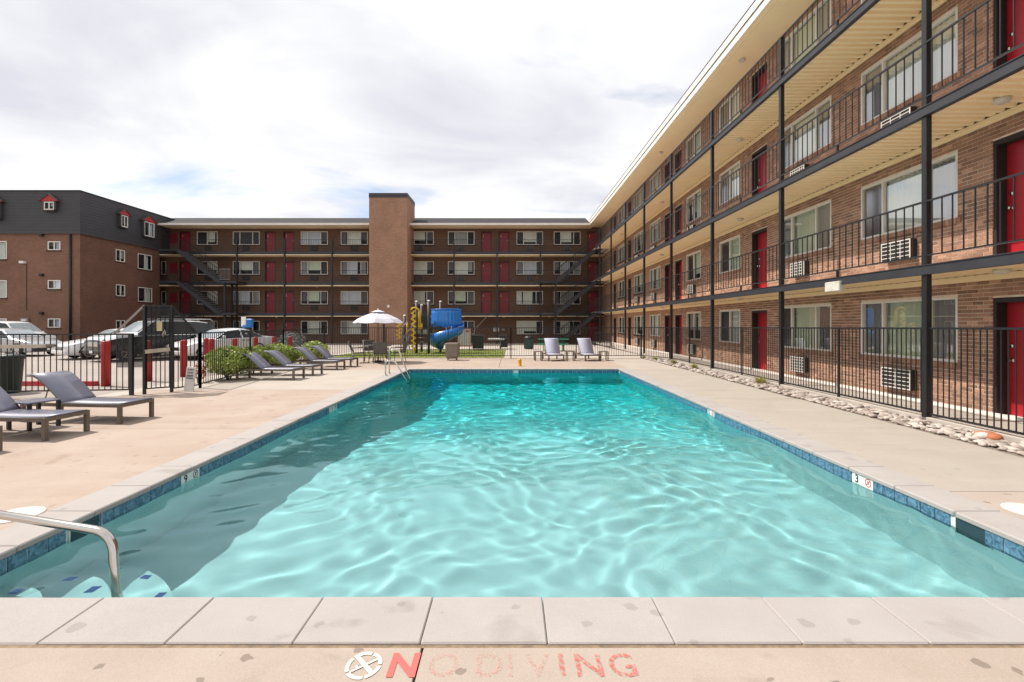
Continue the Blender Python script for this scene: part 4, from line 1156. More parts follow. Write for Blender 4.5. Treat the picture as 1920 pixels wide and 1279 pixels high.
def dormer(f, u0, u1, v0, v1, oh=0.22):
    mb = MB(f); d = 0.30
    ubox(mb, u0 - 0.12, u0, v0 - 0.02, v1 + 0.03, -0.02, d); ubox(mb, u1, u1 + 0.12, v0 - 0.02, v1 + 0.03, -0.02, d)
    ubox(mb, u0, u1, v0 - 0.09, v0 - 0.02, -0.02, d)
    dm = mb.build('dormer', M['siding'], lb)
    mb = MB(f); a, b, m_ = u0 - 0.3, u1 + 0.3, (u0 + u1) / 2; h = 0.40 + 0.12 * (u1 - u0)
    mb.add([(a + 0.06, v1 + 0.04, d + 0.02), (b - 0.06, v1 + 0.04, d + 0.02), (m_, v1 + h, d + 0.02), (a + 0.06, v1 + 0.04, -0.05), (b - 0.06, v1 + 0.04, -0.05), (m_, v1 + h, -0.05)], [(0, 1, 2), (5, 4, 3), (0, 3, 4, 1), (1, 4, 5, 2), (2, 5, 3, 0)])
    mb.build('gable', M['red_paint'], dm)
    mb = MB(f)
    for (p, q) in ((a, m_), (b, m_)):
        vs = [(p, v1 + 0.02, d + 0.07), (q, v1 + h + 0.02, d + 0.07), (q, v1 + h + 0.08, d + 0.07), (p, v1 + 0.08, d + 0.07), (p, v1 + 0.02, -0.05), (q, v1 + h + 0.02, -0.05), (q, v1 + h + 0.08, -0.05), (p, v1 + 0.08, -0.05)]
        mb.add(vs, [(0, 1, 2, 3), (7, 6, 5, 4), (0, 4, 5, 1), (2, 6, 7, 3), (0, 3, 7, 4), (1, 5, 6, 2)])
    mb.build('dormer_roof', M['dull_ac'], dm)
    g = lambda u, v, w: f(u, v, w + d - 0.02)
    window(lb, g, u0, u1, v0, v1, [0.5], ['cur_dark', 'cur_blue'], ['screen', 'glass'], sill=None, depth=0.05, fw=0.065, folds=0, room=False)
dormer(fC, lx(89.3), lx(108.2), lz(395), lz(380))
dormer(fC, lx(-24), lx(5.5), lz(411.5), lz(381))
dormer(fD, *vr(221.0, 233.5, 402.5, 424.3)); dormer(fD, *vr(264.5, 283.5, 414.5, 441.5))
# fittings on the brick
mb = MB(); mb.tube([(lx(133.5), YL - 0.08, ZS - 0.08), (lx(133.5), YL - 0.08, -0.2)], 0.075, 10); mb.build('downpipe', M['black_metal'], lb)
for py in (441.5, 516.0, 587.5):
    mb = MB(); mb.bbox(lx(80.5) - 0.11, lx(80.5) + 0.11, YL - 0.24, YL - 0.001, lz(py) - 0.09, lz(py) + 0.09, 0.03); mb.build('wall_lamp', M['dark_jamb'], lb)
mb = MB(); mb.bbox(lx(41), lx(50), YL - 0.25, YL - 0.001, lz(494.5), lz(490), 0.02); mb.build('flood_lamp', M['fascia'], lb)
mb = MB(); mb.box(lx(50.2) - 0.012, lx(50.2) + 0.012, YL - 0.03, YL - 0.001, lz(582), lz(495)); mb.build('conduit', M['dark_jamb'], lb)
mb = MB(); mb.bbox(lx(41), lx(56), YL - 0.16, YL - 0.001, lz(612), lz(596.5), 0.02); bxm = mb.build('meter_box', M['grey_metal'], lb)
mb = MB(); mb.box(lx(43.5), lx(52.5), YL - 0.165, YL - 0.161, lz(602), lz(598.8)); mb.build('meter_label', M['white_paint'], bxm)
# ------------------------------------------------------------------ stone bed along the right fence
M['gravel'] = pmat('gravel', (0.24, 0.19, 0.155), rough=0.95, var=0.25, scale=40, bump=0.6, bscale=80)
bed = thing('stone_bed', 'strip of pale rounded river stones below the right fence', 'stone bed', (6.65, 12, 0)); bed['kind'] = 'structure'
mb = MB(); mb.add([(6.42, 2, -0.022), (7.0, 2, -0.022), (7.0, 23.2, -0.022), (6.2, 23.2, -0.022)], [(0, 1, 2, 3)]); mb.build('bed_base', M['gravel'], bed)
def stone_mat():
    m, n, l = new_mat('river_stone')
    out = n.new('ShaderNodeOutputMaterial'); b = n.new('ShaderNodeBsdfPrincipled'); l.new(b.outputs[0], out.inputs[0])
    b.inputs['Roughness'].default_value = 0.75
    at = n.new('ShaderNodeAttribute'); at.attribute_name = 'tone'
    rp = n.new('ShaderNodeValToRGB'); l.new(at.outputs['Fac'], rp.inputs[0]); e = rp.color_ramp.elements
    e[0].position = 0; e[0].color = (0.17, 0.135, 0.11, 1); e[1].position = 1; e[1].color = (0.40, 0.13, 0.055, 1)
    for p, c in ((0.3, (0.29, 0.235, 0.20)), (0.55, (0.37, 0.30, 0.255)), (0.85, (0.48, 0.42, 0.37)), (0.955, (0.60, 0.55, 0.49))):
        k = rp.color_ramp.elements.new(p); k.color = (*c, 1)
    tc = n.new('ShaderNodeTexCoord'); nz = n.new('ShaderNodeTexNoise'); nz.inputs['Scale'].default_value = 35; nz.inputs['Detail'].default_value = 5; l.new(tc.outputs['Object'], nz.inputs['Vector'])
    r2 = n.new('ShaderNodeValToRGB'); l.new(nz.outputs[0], r2.inputs[0]); r2.color_ramp.elements[0].position = .3; r2.color_ramp.elements[0].color = (.8, .79, .78, 1); r2.color_ramp.elements[1].position = .7; r2.color_ramp.elements[1].color = (1.08, 1.08, 1.08, 1)
    mx = n.new('ShaderNodeMix'); mx.data_type = 'RGBA'; mx.blend_type = 'MULTIPLY'; mx.inputs[0].default_value = 1; l.new(rp.outputs[0], mx.inputs[6]); l.new(r2.outputs[0], mx.inputs[7]); l.new(mx.outputs[2], b.inputs['Base Color'])
    return m
M['river_stone'] = stone_mat()
ICO = bmesh.new(); bmesh.ops.create_icosphere(ICO, subdivisions=2, radius=1.0)
ico_v = np.array([v.co[:] for v in ICO.verts]); ico_f = [[v.index for v in f.verts] for f in ICO.faces]; ICO.free()
ICO1 = bmesh.new(); bmesh.ops.create_icosphere(ICO1, subdivisions=2, radius=1.0)
ico1_v = np.array([v.co[:] for v in ICO1.verts]); ico1_f = [[v.index for v in f.verts] for f in ICO1.faces]; ICO1.free()
def stone_v(base, a, b, c):
    v = base.copy()
    ph = rng.uniform(0, 6, 3); d = 1 + 0.10 * np.sin(2.1 * v[:, 0] + ph[0]) + 0.09 * np.sin(2.7 * v[:, 1] + ph[1]) + 0.06 * np.sin(3.3 * v[:, 2] + ph[2])
    v = np.sign(v) * np.abs(v) ** 0.88 * d[:, None]
    v *= np.array([a, b, c])
    t = rng.uniform(0, 6.28); s = rng.normal(0, 0.18)
    rx = np.array([[1, 0, 0], [0, math.cos(s), -math.sin(s)], [0, math.sin(s), math.cos(s)]])
    rz_ = np.array([[math.cos(t), -math.sin(t), 0], [math.sin(t), math.cos(t), 0], [0, 0, 1]])
    return v @ rx.T @ rz_.T
spots = []
y = 4.6
while y < 23.1:
    xa = 6.46 - 0.0115 * (y - 2) ; xb = 6.99
    dens = 260 if y < 14 else 150
    for _ in range(int(dens * (xb - xa) * 0.25) + 1):
        spots.append((rng.uniform(xa + 0.03, xb - 0.03), y + rng.uniform(0, 0.25)))
    y += 0.25
spots.sort(key=lambda p: p[1])
near = [p for p in spots if p[1] > 6.35][:300]; near_set = set(near)
svar = []
for i in range(26):
    s = float(np.clip(rng.lognormal(math.log(0.036), 0.32), 0.02, 0.068))
    v = stone_v(ico_v, s * rng.uniform(1.0, 1.7), s, s * rng.uniform(0.38, 0.6))
    me = bpy.data.meshes.new('river_stone'); me.from_pydata(v.tolist(), [], ico_f); me.materials.append(M['river_stone']); me.polygons.foreach_set('use_smooth', [True] * len(ico_f))
    set_tone(me, [float(np.clip(rng.beta(2.2, 1.6), 0, 0.94))], len(v)); svar.append((me, s))
for (x, y) in near:
    me, s = random.choice(svar)
    link('river_stone', me, bed, (x - 6.65, y - 12, -0.02 + s * rng.uniform(0.3, 0.9)), (rng.normal(0, .2), rng.normal(0, .2), rng.uniform(0, 6.28)))
for (x, y, s, t) in ((6.84, 6.95, 0.095, 0.995), (6.80, 6.80, 0.085, 1.0), (6.78, 6.86, 0.08, 0.93)):       # the rust coloured pair
    v = stone_v(ico_v, s * 1.35, s, s * 0.6); me = bpy.data.meshes.new('river_stone'); me.from_pydata(v.tolist(), [], ico_f); me.materials.append(M['river_stone']); me.polygons.foreach_set('use_smooth', [True] * len(ico_f)); set_tone(me, [t], len(v))
    o = link('river_stone', me, bed, (x - 6.65, y - 12, 0.045))
    if t > 0.98: o['label'] = 'rust coloured stone'
VV, FF, TT = [], [], []
for (x, y) in spots:
    if (x, y) in near_set: continue
    s = float(np.clip(rng.lognormal(math.log(0.037), 0.32), 0.02, 0.068))
    v = stone_v(ico1_v, s * rng.uniform(1.0, 1.7), s, s * rng.uniform(0.38, 0.6)) + np.array([x - 6.65, y - 12, -0.02 + s * rng.uniform(0.3, 0.75)])
    n0 = len(VV) * 42
    VV.append(v); FF += [[i + n0 for i in f] for f in ico1_f]; TT.append(float(np.clip(rng.beta(2.2, 1.6), 0, 0.94)))
me = bpy.data.meshes.new('far_stones'); me.from_pydata(np.concatenate(VV).tolist(), [], FF); me.materials.append(M['river_stone']); me.polygons.foreach_set('use_smooth', [True] * len(FF)); set_tone(me, TT, 42)
link('far_stones', me, bed, kind='stuff')

# ------------------------------------------------------------------ fences
def picket_mesh(h, w=0.0145):
    mb = MB(); mb.box(-w / 2, w / 2, -w / 2, w / 2, 0, h); return mb.mesh('picket', M['black_metal'])
def fence(name, label, pts, step, zt=1.42, zb=0.13, post_every=2.4, pw=0.05, group=None, skip=None, parent_thing=None, zt_end=None):
    o = parent_thing or thing(name, label, 'fence', (pts[0][0], pts[0][1], 0), 0, group)
    off = Vector((pts[0][0], pts[0][1], 0))
    tot = sum((Vector(b) - Vector(a)).length for a, b in zip(pts, pts[1:])); run = 0
    pm = picket_mesh(1.0)
    for a, b in zip(pts, pts[1:]):
        A = Vector((*a, 0)); B = Vector((*b, 0)); L = (B - A).length; d = (B - A) / L
        ztA = zt + ((zt_end or zt) - zt) * run / tot; ztB = zt + ((zt_end or zt) - zt) * (run + L) / tot
        mb = MB(); mb.bar(A + Vector((0, 0, ztA)), B + Vector((0, 0, ztB)), 0.034, 0.034); mb.build('top_rail', M['black_metal'], o)
        mb = MB(); mb.bar(A + Vector((0, 0, zb)), B + Vector((0, 0, zb)), 0.03, 0.03); mb.build('bottom_rail', M['black_metal'], o)
        n = int(L / step); ang = math.atan2(d.y, d.x)
        for k in range(n):
            t = (k + 0.5) / n; p = A + d * (L * t); z1 = ztA + (ztB - ztA) * t - 0.017
            q = link('picket', pm, o, (p.x - off.x, p.y - off.y, zb + 0.015), (0, 0, ang)); q.scale = (1, 1, z1 - zb - 0.015)
        npst = max(1, round(L / post_every)) if post_every else 0
        for k in range(npst + 1):
            t = k / max(npst, 1)
            if skip and skip(t, k, npst): continue
            p = A + d * (L * t); z1 = ztA + (ztB - ztA) * t + 0.02
            mb = MB(); mb.box(p.x - pw / 2, p.x + pw / 2, p.y - pw / 2, p.y + pw / 2, -0.03, z1); mb.build('post', M['black_metal'], o)
        run += L
    return o
# right fence: spans between the building's steel posts; every bay has a short foot halfway
XF = 7.05
rfence = thing('metal_fence', 'tall black picket fence between the steel posts above the river stones', 'fence', (XF, 12, 0))
pmr = picket_mesh(1.0, 0.0135); nleft = 300
def ztop(y): return 1.575 - 0.0075 * (y - 7.0)
ys = [3.8] + POSTY[1:5]
for a, b in zip(ys, ys[1:]):
    mb = MB(); mb.bar((XF, a + 0.06, ztop(a)), (XF, b - 0.03, ztop(b)), 0.032, 0.032); mb.build('top_rail', M['black_metal'], rfence)
    mb = MB(); mb.bar((XF, a + 0.06, 0.135), (XF, b - 0.03, 0.125), 0.032, 0.03); mb.build('bottom_rail', M['black_metal'], rfence)
    n = int((b - a) / 0.1045)
    for k in range(n):
        yy = a + 0.08 + (b - a - 0.12) * (k + 0.5) / n
        q = link('picket', pmr, rfence, (0, yy - 12, 0.145)); q.scale = (1, 1, ztop(yy) - 0.16)
    m_ = (a + b) / 2 + 0.02
    mb = MB(); mb.box(XF - 0.02, XF + 0.02, m_ - 0.02, m_ + 0.02, -0.03, 0.14); mb.box(XF - 0.018, XF + 0.018, m_ - 0.018, m_ + 0.018, 0.14, ztop(m_)); mb.build('foot', M['black_metal'], rfence)
# inward return and far fence
fence('metal_fence', 'low black picket fence turning in from the right steel post to the far fence', [(7.02, 21.2), (6.2, 22.9)], 0.11, zt=1.47, zb=0.13, post_every=1.9)
fence('metal_fence', 'long black picket fence across the far deck in front of the lawn', [(6.2, 22.9), (0.0, 22.75), (-8.95, 23.05)], 0.112, zt=1.44, zb=0.12, post_every=3.1, pw=0.045)
fence('metal_fence', 'black picket fence behind the four loungers and the green hedge', [(-8.95, 23.05), (-8.86, 18.7), (-7.98, 12.34)], 0.118, zt=1.40, zb=0.10, post_every=3.3)
fence('metal_fence', 'black picket fence stub between the gate and the leaning notice board', [(-7.98, 12.34), (-8.20, 11.62)], 0.105, zt=1.40, zb=0.08, post_every=None)
nf = fence('metal_fence', 'black picket fence behind the three near loungers with the car park beyond it', [(-8.78, 11.12), (-11.65, 10.78), (-15.9, 10.62)], 0.124, zt=1.40, zb=0.12, post_every=3.0, pw=0.07)
M['bar_beige'] = pmat('bar_beige', (0.42, 0.37, 0.29), rough=0.4)
mb = MB(); mb.bar((-13.2, 10.58, 1.10), (-10.36, 10.72, 1.15), 0.05, 0.075); mb.build('push_bar', M['bar_beige'], nf)
mb = MB(); mb.bar((-10.36, 10.72, 1.15), (-10.16, 10.74, 1.155), 0.055, 0.05); mb.build('bar_end', M['bronze'], nf)
# gate with raised middle and sloping side rails
G0, G1 = Vector((-8.70, 11.22, 0)), Vector((-8.20, 11.60, 0))
gate = thing('metal_gate', 'black gate with a raised mesh panel and a pale push bar', 'gate', (G0.x, G0.y, 0))
gd = (G1 - G0).normalized()
A2, B2 = Vector((-8.58, 11.25, 0)), Vector((-8.19, 11.60, 0))
mb = MB(); mb.box(A2.x - 0.027, A2.x + 0.027, A2.y - 0.027, A2.y + 0.027, -0.03, 2.06); mb.build('gate_post', M['black_metal'], gate)
mb = MB(); mb.box(B2.x - 0.027, B2.x + 0.027, B2.y - 0.027, B2.y + 0.027, -0.03, 2.06); mb.build('gate_post', M['black_metal'], gate)
mb = MB(); mb.bar((A2.x, A2.y, 2.07), (B2.x, B2.y, 2.07), 0.04, 0.035); mb.bar((A2.x, A2.y, 1.40), (B2.x, B2.y, 1.40), 0.035, 0.03); mb.bar((A2.x, A2.y, 0.12), (B2.x, B2.y, 0.12), 0.035, 0.03); mb.build('gate_frame', M['black_metal'], gate)
S1 = Vector((-9.21, 11.16, 1.41)); 
M['bare_metal'] = pmat('bare_metal', (0.30, 0.26, 0.24), rough=0.35, metal=0.7)
mb = MB(); mb.bar((A2.x, A2.y, 2.07), S1, 0.045, 0.035); mb.build('sloping_rail', M['bare_metal'], gate)
S2 = Vector((-7.86, 12.02, 1.41))
mb = MB(); mb.bar((B2.x, B2.y, 2.07), S2, 0.04, 0.035); mb.build('sloping_rail', M['black_metal'], gate)
pm = picket_mesh(1.0)
for k in range(6):
    t = (k + 0.5) / 6; p = A2.lerp(B2, t)
    q = link('picket', pm, gate, (p.x - G0.x, p.y - G0.y, 0.13)); q.scale = (1, 1, 1.93)
def mesh_mat():
    m, n, l = new_mat('fine_mesh')
    out = n.new('ShaderNodeOutputMaterial'); mx = n.new('ShaderNodeMixShader'); tr = n.new('ShaderNodeBsdfTransparent'); b = n.new('ShaderNodeBsdfPrincipled')
    b.inputs['Base Color'].default_value = (0.012, 0.012, 0.012, 1); b.inputs['Roughness'].default_value = 0.6
    mx.inputs[0].default_value = 0.74; l.new(tr.outputs[0], mx.inputs[1]); l.new(b.outputs[0], mx.inputs[2]); l.new(mx.outputs[0], out.inputs[0]); return m
M['fine_mesh'] = mesh_mat()
mb = MB()
mb.quad((A2.x, A2.y + .012, 0.75), (B2.x, B2.y + .012, 0.75), (B2.x, B2.y + .012, 2.05), (A2.x, A2.y + .012, 2.05))
mb.add([(B2.x, B2.y + .012, 1.42), (S2.x, S2.y + .012, 1.42), (B2.x, B2.y + .012, 2.05)], [(0, 1, 2)])
mb.quad((A2.x - .62, A2.y - .05, 0.62), (A2.x, A2.y + .012, 0.62), (A2.x, A2.y + .012, 1.38), (A2.x - .62, A2.y - .05, 1.38))
mb.build('mesh_panel', M['fine_mesh'], gate)
M['bar_beige'] = pmat('bar_beige', (0.42, 0.37, 0.29), rough=0.4)
mb = MB(); mb.bar((A2.x + 0.05, A2.y - 0.05, 0.99), (B2.x, B2.y - 0.06, 1.03), 0.05, 0.09); mb.build('push_bar', M['bar_beige'], gate)
M['sign_cream'] = pmat('sign_cream', (0.55, 0.50, 0.30), rough=0.5)
c = A2.lerp(B2, 0.52)
mb = MB(); mb.box(c.x - 0.095, c.x + 0.095, c.y - 0.03, c.y - 0.018, 1.47, 1.70); mb.build('gate_sign', M['sign_cream'], gate)
mb = MB(); c = A2.lerp(B2, 0.78); mb.tube([(c.x, c.y - .03, 1.36), (c.x + .03, c.y - .07, 1.42), (c.x + .02, c.y - .05, 1.50), (c.x - .03, c.y - .05, 1.42), (c.x - .03, c.y - 0.05, 1.33)], 0.014, 6); mb.build('latch', M['chrome'], gate)
# low railing round the foot of the far walkway
fence('metal_fence', 'small low black railing at the foot of the stairs by the far corner', [(6.1, 35.0), (6.9, 32.0)], 0.12, zt=0.98, zb=0.08, post_every=None)
fence('metal_fence', 'dark picket fence in deep shade below the far right staircase', [(2.9, 40.2), (6.3, 40.2)], 0.14, zt=1.45, zb=0.05, post_every=None)
# ------------------------------------------------------------------ sun loungers
def make_lounger(label, group, loc, yaw, back=R(41), flip=False, sling='sling', L=1.72, W=0.62, H=0.335, curl=True):
    """local x runs from the head (0) to the foot (L); bed W wide"""
    t = thing('sun_lounger', label, 'sun lounger', loc, yaw, group)
    w = W / 2
    mb = MB()
    for s in (-1, 1): mb.box(0.0, L, s * w - 0.02, s * w + 0.02, H - 0.065, H - 0.012)
    mb.box(L - 0.04, L, -w + 0.02, w - 0.02, H - 0.065, H - 0.012); mb.box(0, 0.04, -w + 0.02, w - 0.02, H - 0.065, H - 0.012)
    mb.box(0.62, 0.65, -w + 0.02, w - 0.02, H - 0.06, H - 0.03)
    mb.local('frame', M['bronze'], t)
    for (x, s) in ((0.03, -1), (0.03, 1), (L - 0.03, -1), (L - 0.03, 1), (0.30, -1), (0.30, 1)):
        if 0.1 < x < 0.5:
            continue
        mb = MB(); mb.box(x - 0.027, x + 0.027, s * w - 0.027, s * w + 0.027, 0, H - 0.008); mb.local('leg', M['bronze'], t)
    # bed sling with slits of shadow at the foot
    def strip(pts, name, mat, wid, th=0.008):
        vs = []; fs = []
        n = len(pts)
        for (x, z) in pts: vs += [(x, -wid, z), (x, wid, z), (x, wid, z - th), (x, -wid, z - th)]
        for i in range(n - 1):
            a = i * 4; b = a + 4
            fs += [(a, b, b + 1, a + 1), (a + 3, a + 2, b + 2, b + 3), (a, a + 3, b + 3, b), (a + 1, b + 1, b + 2, a + 2)]
        fs += [(0, 1, 2, 3), (4 * n - 4, 4 * n - 1, 4 * n - 2, 4 * n - 3)]
        m_ = MB(); m_.add(vs, fs, True); o = m_.local(name, M[mat], t)
        return o
    hx = 0.74
    strip([(hx + 0.02 + (L - hx - 0.03) * k / 10, H + 0.002 - 0.010 * math.sin(math.pi * k / 10)) for k in range(11)], 'seat_sling', sling, w - 0.005)
    bl = 0.82; pts = []
    for k in range(15):
        s = bl * k / 14; x = hx - s * math.cos(back); z = H + 0.006 + s * math.sin(back) + (0.035 * math.sin(math.pi * k / 14))
        if curl and k > 10: q = (k - 10) / 4; x -= 0.03 * q; z -= 0.075 * q * q
        pts.append((x, z))
    strip(pts, 'back_sling', sling, w - 0.005)
    mb = MB()
    for s in (-1, 1):
        mb.tube([(p[0] + 0.012, s * (w - 0.012), p[1] - 0.028) for p in pts[::2]], 0.013, 6)
    mb.tube([(pts[-1][0], -w + 0.012, pts[-1][1] - 0.03), (pts[-1][0], w - 0.012, pts[-1][1] - 0.03)], 0.013, 6)
    mb.local('back_frame', M['bronze'], t)
    mb = MB()
    for s in (-0.75, 0.75): mb.tube([(pts[7][0], s * w, pts[7][1] - 0.03), (pts[7][0] - 0.10, s * w, H - 0.05)], 0.009, 6)
    mb.local('prop', M['bronze'], t)
    return t
gl_ = 'loungers with their backs raised beside the pool'
near_l = 'loungers at the near left'
def lounger_at(fx, fy, yaw, label, group, **k):
    """place by the middle of the foot edge"""
    L = k.get('L', 1.72)
    k.setdefault('back', R(41 + random.uniform(-4, 4)))
    return make_lounger(label, group, (fx - L * math.cos(yaw), fy - L * math.sin(yaw), DZ), yaw + R(random.uniform(-1.2, 1.2)), **k)
lounger_at(-6.40, 8.20, R(-7), 'grey sling lounger nearest the fence corner and gate, in front of the parking lot', gl_, L=1.85)
lounger_at(-6.53, 7.06, R(-5), 'grey sling lounger just this side of the small side table', gl_, L=1.85)
lounger_at(-6.67, 5.96, R(-5), 'grey sling lounger cut by the left edge, only its foot corner in view', gl_, L=1.85)
lounger_at(-6.29, 14.30, R(-3), 'first grey lounger of the row by the hedge, nearest the camera', gl_, L=1.75)
lounger_at(-6.20, 15.45, R(-4), 'second grey lounger of the row by the hedge', gl_, L=1.75)
lounger_at(-6.12, 17.35, R(-5), 'third grey lounger of the row by the hedge', gl_, L=1.75)
lounger_at(-6.0, 18.45, R(-6), 'fourth grey lounger of the row by the hedge, nearest the umbrella table', gl_, L=1.75)
lounger_at(1.98, 21.05, R(-84), 'pale lavender lounger facing the pool, in front of the green picnic table', 'pale loungers facing the pool', sling='sling_pale', L=1.5, W=0.66, H=0.30, back=R(55), curl=False)
lounger_at(3.58, 21.05, R(-80), 'pale lavender lounger facing the pool, nearest the right building', 'pale loungers facing the pool', sling='sling_pale', L=1.5, W=0.66, H=0.30, back=R(55), curl=False)

def side_table(label, loc, yaw, sx=0.42, sy=0.42, h=0.42, top='sling'):
    t = thing('side_table', label, 'side table', loc, yaw, 'small side tables between loungers')
    mb = MB(); mb.bbox(-sx / 2, sx / 2, -sy / 2, sy / 2, h - 0.025, h, 0.005); mb.local('table_top', M[top], t)
    for (a, b) in ((-1, -1), (1, -1), (1, 1), (-1, 1)):
        mb = MB(); mb.box(a * (sx / 2 - 0.022) - 0.022, a * (sx / 2 - 0.022) + 0.022, b * (sy / 2 - 0.022) - 0.022, b * (sy / 2 - 0.022) + 0.022, 0, h - 0.026); mb.local('leg', M['bronze'] if top != 'sling' else M['black_metal'], t)
    return t
side_table('small dark side table between the near left loungers', (-7.60, 7.66, DZ), R(-12), 0.46, 0.44, 0.435)
side_table('small bronze side table left of the pale lounger by the picnic table', (1.22, 21.5, DZ), R(4), 0.34, 0.5, 0.42, 'bronze')
side_table('small bronze side table between the two pale loungers', (2.66, 21.5, DZ), R(2), 0.36, 0.5, 0.42, 'bronze')
side_table('small bronze side table right of the pale lounger nearest the right building', (4.14, 21.5, DZ), R(0), 0.36, 0.5, 0.42, 'bronze')

# ------------------------------------------------------------------ umbrella table with sling chairs
UX, UY = -5.68, 20.55
tb = thing('patio_table', 'round grey patio table under the white umbrella', 'table', (UX, UY, DZ))
mb = MB(); mb.lathe([(0.02, 0.70), (0.55, 0.70), (0.565, 0.71), (0.565, 0.722), (0.55, 0.73), (0.02, 0.73)], (0, 0, 0), 28); mb.local('table_top', M['mesh_grey'], tb)
for k in range(4):
    a = R(45 + 90 * k); mb = MB(); mb.tube([(0.42 * math.cos(a), 0.42 * math.sin(a), 0.70), (0.36 * math.cos(a), 0.36 * math.sin(a), 0.35), (0.46 * math.cos(a), 0.46 * math.sin(a), 0.0)], 0.016, 6); mb.local('leg', M['bronze'], tb)
um = thing('patio_umbrella', 'white octagonal patio umbrella open above the round table', 'umbrella', (UX, UY, DZ))
mb = MB(); mb.tube([(0, 0, 0.06), (0, 0, 2.22)], 0.021, 10); mb.local('pole', M['bronze'], um)
mb = MB(); mb.lathe([(0.24, 0), (0.24, 0.05), (0.10, 0.08), (0.035, 0.09), (0.035, 0.22)], (0, 0, 0), 20); mb.local('base', M['black_metal'], um)
mb = MB(); N = 8; rim, zr, zt = 1.06, 1.70, 2.15
rings = [(0.12, zt), (0.30, zt - 0.06), (0.55, zt - 0.15), (0.85, zt - 0.29), (rim, zr)]
vs = []; fs = []; SUB = 4
for (r, z) in rings:
    for k in range(N * SUB):
        a = 2 * math.pi * k / (N * SUB) + R(8); q = (k % SUB) / SUB
        rr = r * (math.cos(math.pi / N) / math.cos((q - 0.5) * 2 * math.pi / N)); sag = 0.035 * math.sin(math.pi * q) * (r / rim)
        vs.append((rr * math.cos(a), rr * math.sin(a), z - sag))
m_ = N * SUB
for i in range(len(rings) - 1):
    for k in range(m_): fs.append((i * m_ + k, i * m_ + (k + 1) % m_, (i + 1) * m_ + (k + 1) % m_, (i + 1) * m_ + k))
mb.add(vs, fs)
mb.local('canopy', M['canvas'], um)
mb = MB(); mb.lathe([(0.30, zt - 0.005), (0.14, zt + 0.055), (0.03, zt + 0.085), (0.02, zt + 0.14), (0.004, zt + 0.15)], (0, 0, 0), 16, False); mb.local('vent_cap', M['canvas'], um)
for k in range(8):
    a = 2 * math.pi * k / 8 + R(8); mb = MB(); mb.tube([(0.04 * math.cos(a), 0.04 * math.sin(a), zt - 0.02), (rim * 0.99 * math.cos(a), rim * 0.99 * math.sin(a), zr - 0.012)], 0.008, 5); mb.local('rib', M['bronze'], um)
def patio_chair(label, loc, yaw):
    """faces +x"""
    t = thing('patio_chair', label, 'chair', loc, yaw, 'sling chairs round the umbrella table')
    w = 0.27
    mb = MB()
    for s in (-1, 1):
        mb.tube([(0.25, s * w, 0), (0.26, s * w, 0.36), (0.22, s * w, 0.42), (-0.16, s * w, 0.40), (-0.22, s * w, 0.46), (-0.37, s * w, 0.90)], 0.014, 6)
        mb.tube([(-0.16, s * w, 0.40), (-0.25, s * w, 0.0)], 0.014, 6)
    mb.tube([(-0.37, -w, 0.90), (-0.37, w, 0.90)], 0.014, 6); mb.tube([(0.24, -w, 0.40), (0.24, w, 0.40)], 0.014, 6)
    mb.local('frame', M['bronze'], t)
    for s in (-1, 1):
        mb = MB(); mb.tube([(-0.28, s * (w + 0.02), 0.63), (0.20, s * (w + 0.02), 0.64), (0.25, s * (w + 0.02), 0.60), (0.255, s * (w + 0.01), 0.36)], 0.016, 6); mb.local('armrest', M['bronze'], t)
    mb = MB(); mb.add([(0.24, -w, 0.41), (0.24, w, 0.41), (-0.16, w, 0.405), (-0.16, -w, 0.405), (0.03, -w, 0.385), (0.03, w, 0.385)], [(0, 4, 5, 1), (4, 3, 2, 5)], True); mb.local('seat_sling', M['mesh_grey'], t)
    mb = MB(); mb.add([(-0.175, -w, 0.44), (-0.175, w, 0.44), (-0.365, w, 0.89), (-0.365, -w, 0.89), (-0.29, -w, 0.66), (-0.29, w, 0.66)], [(0, 4, 5, 1), (4, 3, 2, 5)], True); mb.local('back_sling', M['mesh_grey'], t)
    return t
patio_chair('sling chair on the left side of the umbrella table, seen from the side', (UX - 0.78, UY - 0.25, DZ), R(12))
patio_chair('sling chair on the far left of the umbrella table', (UX - 0.45, UY + 0.70, DZ), R(-50))
patio_chair('sling chair with its back to the camera in front of the umbrella table', (UX + 0.32, UY - 0.72, DZ), R(100))
patio_chair('sling chair on the right side of the umbrella table, nearest the pool ladder', (UX + 0.86, UY + 0.05, DZ), R(176))

# ------------------------------------------------------------------ pool ladder rails, near handrail, lids, small things
ld = thing('pool_ladder', 'pair of bent steel ladder rails at the far left edge of the pool', 'pool ladder', (-3.9, 15.4, 0))
for (y, h) in ((15.25, 0.46), (15.72, 0.80)):
    mb = MB(); mb.tube([(-3.98, y, -0.01), (-3.98, y, h - 0.08), (-3.95, y, h - 0.02), (-3.88, y, h), (-3.74, y, h), (-3.66, y, h - 0.05), (-3.30, y - 0.02, -0.18), (-3.28, y - 0.02, -0.9)], 0.024, 10); mb.build('rail', M['steel'], ld)
for y in (15.25, 15.72):
    mb = MB(); mb.lathe([(0.06, 0.0), (0.055, 0.015), (0.03, 0.02)], (-3.98, y, 0.0), 14); mb.build('flange', M['steel'], ld)
for z in (-0.35, -0.62, -0.88):
    mb = MB(); mb.box(-3.33, -3.24, 15.24, 15.71, z - 0.02, z); mb.build('tread', M['steel'], ld)
hr = thing('pool_handrail', 'polished steel handrail bending down into the near left corner of the pool', 'handrail', (-3.6, 3.3, 0))
mb = MB()
P = [(-4.35, 3.55, -0.01), (-4.35, 3.55, 0.24), (-4.30, 3.54, 0.30), (-4.22, 3.53, 0.315), (-3.4, 3.36, 0.285), (-2.80, 3.24, 0.255)]
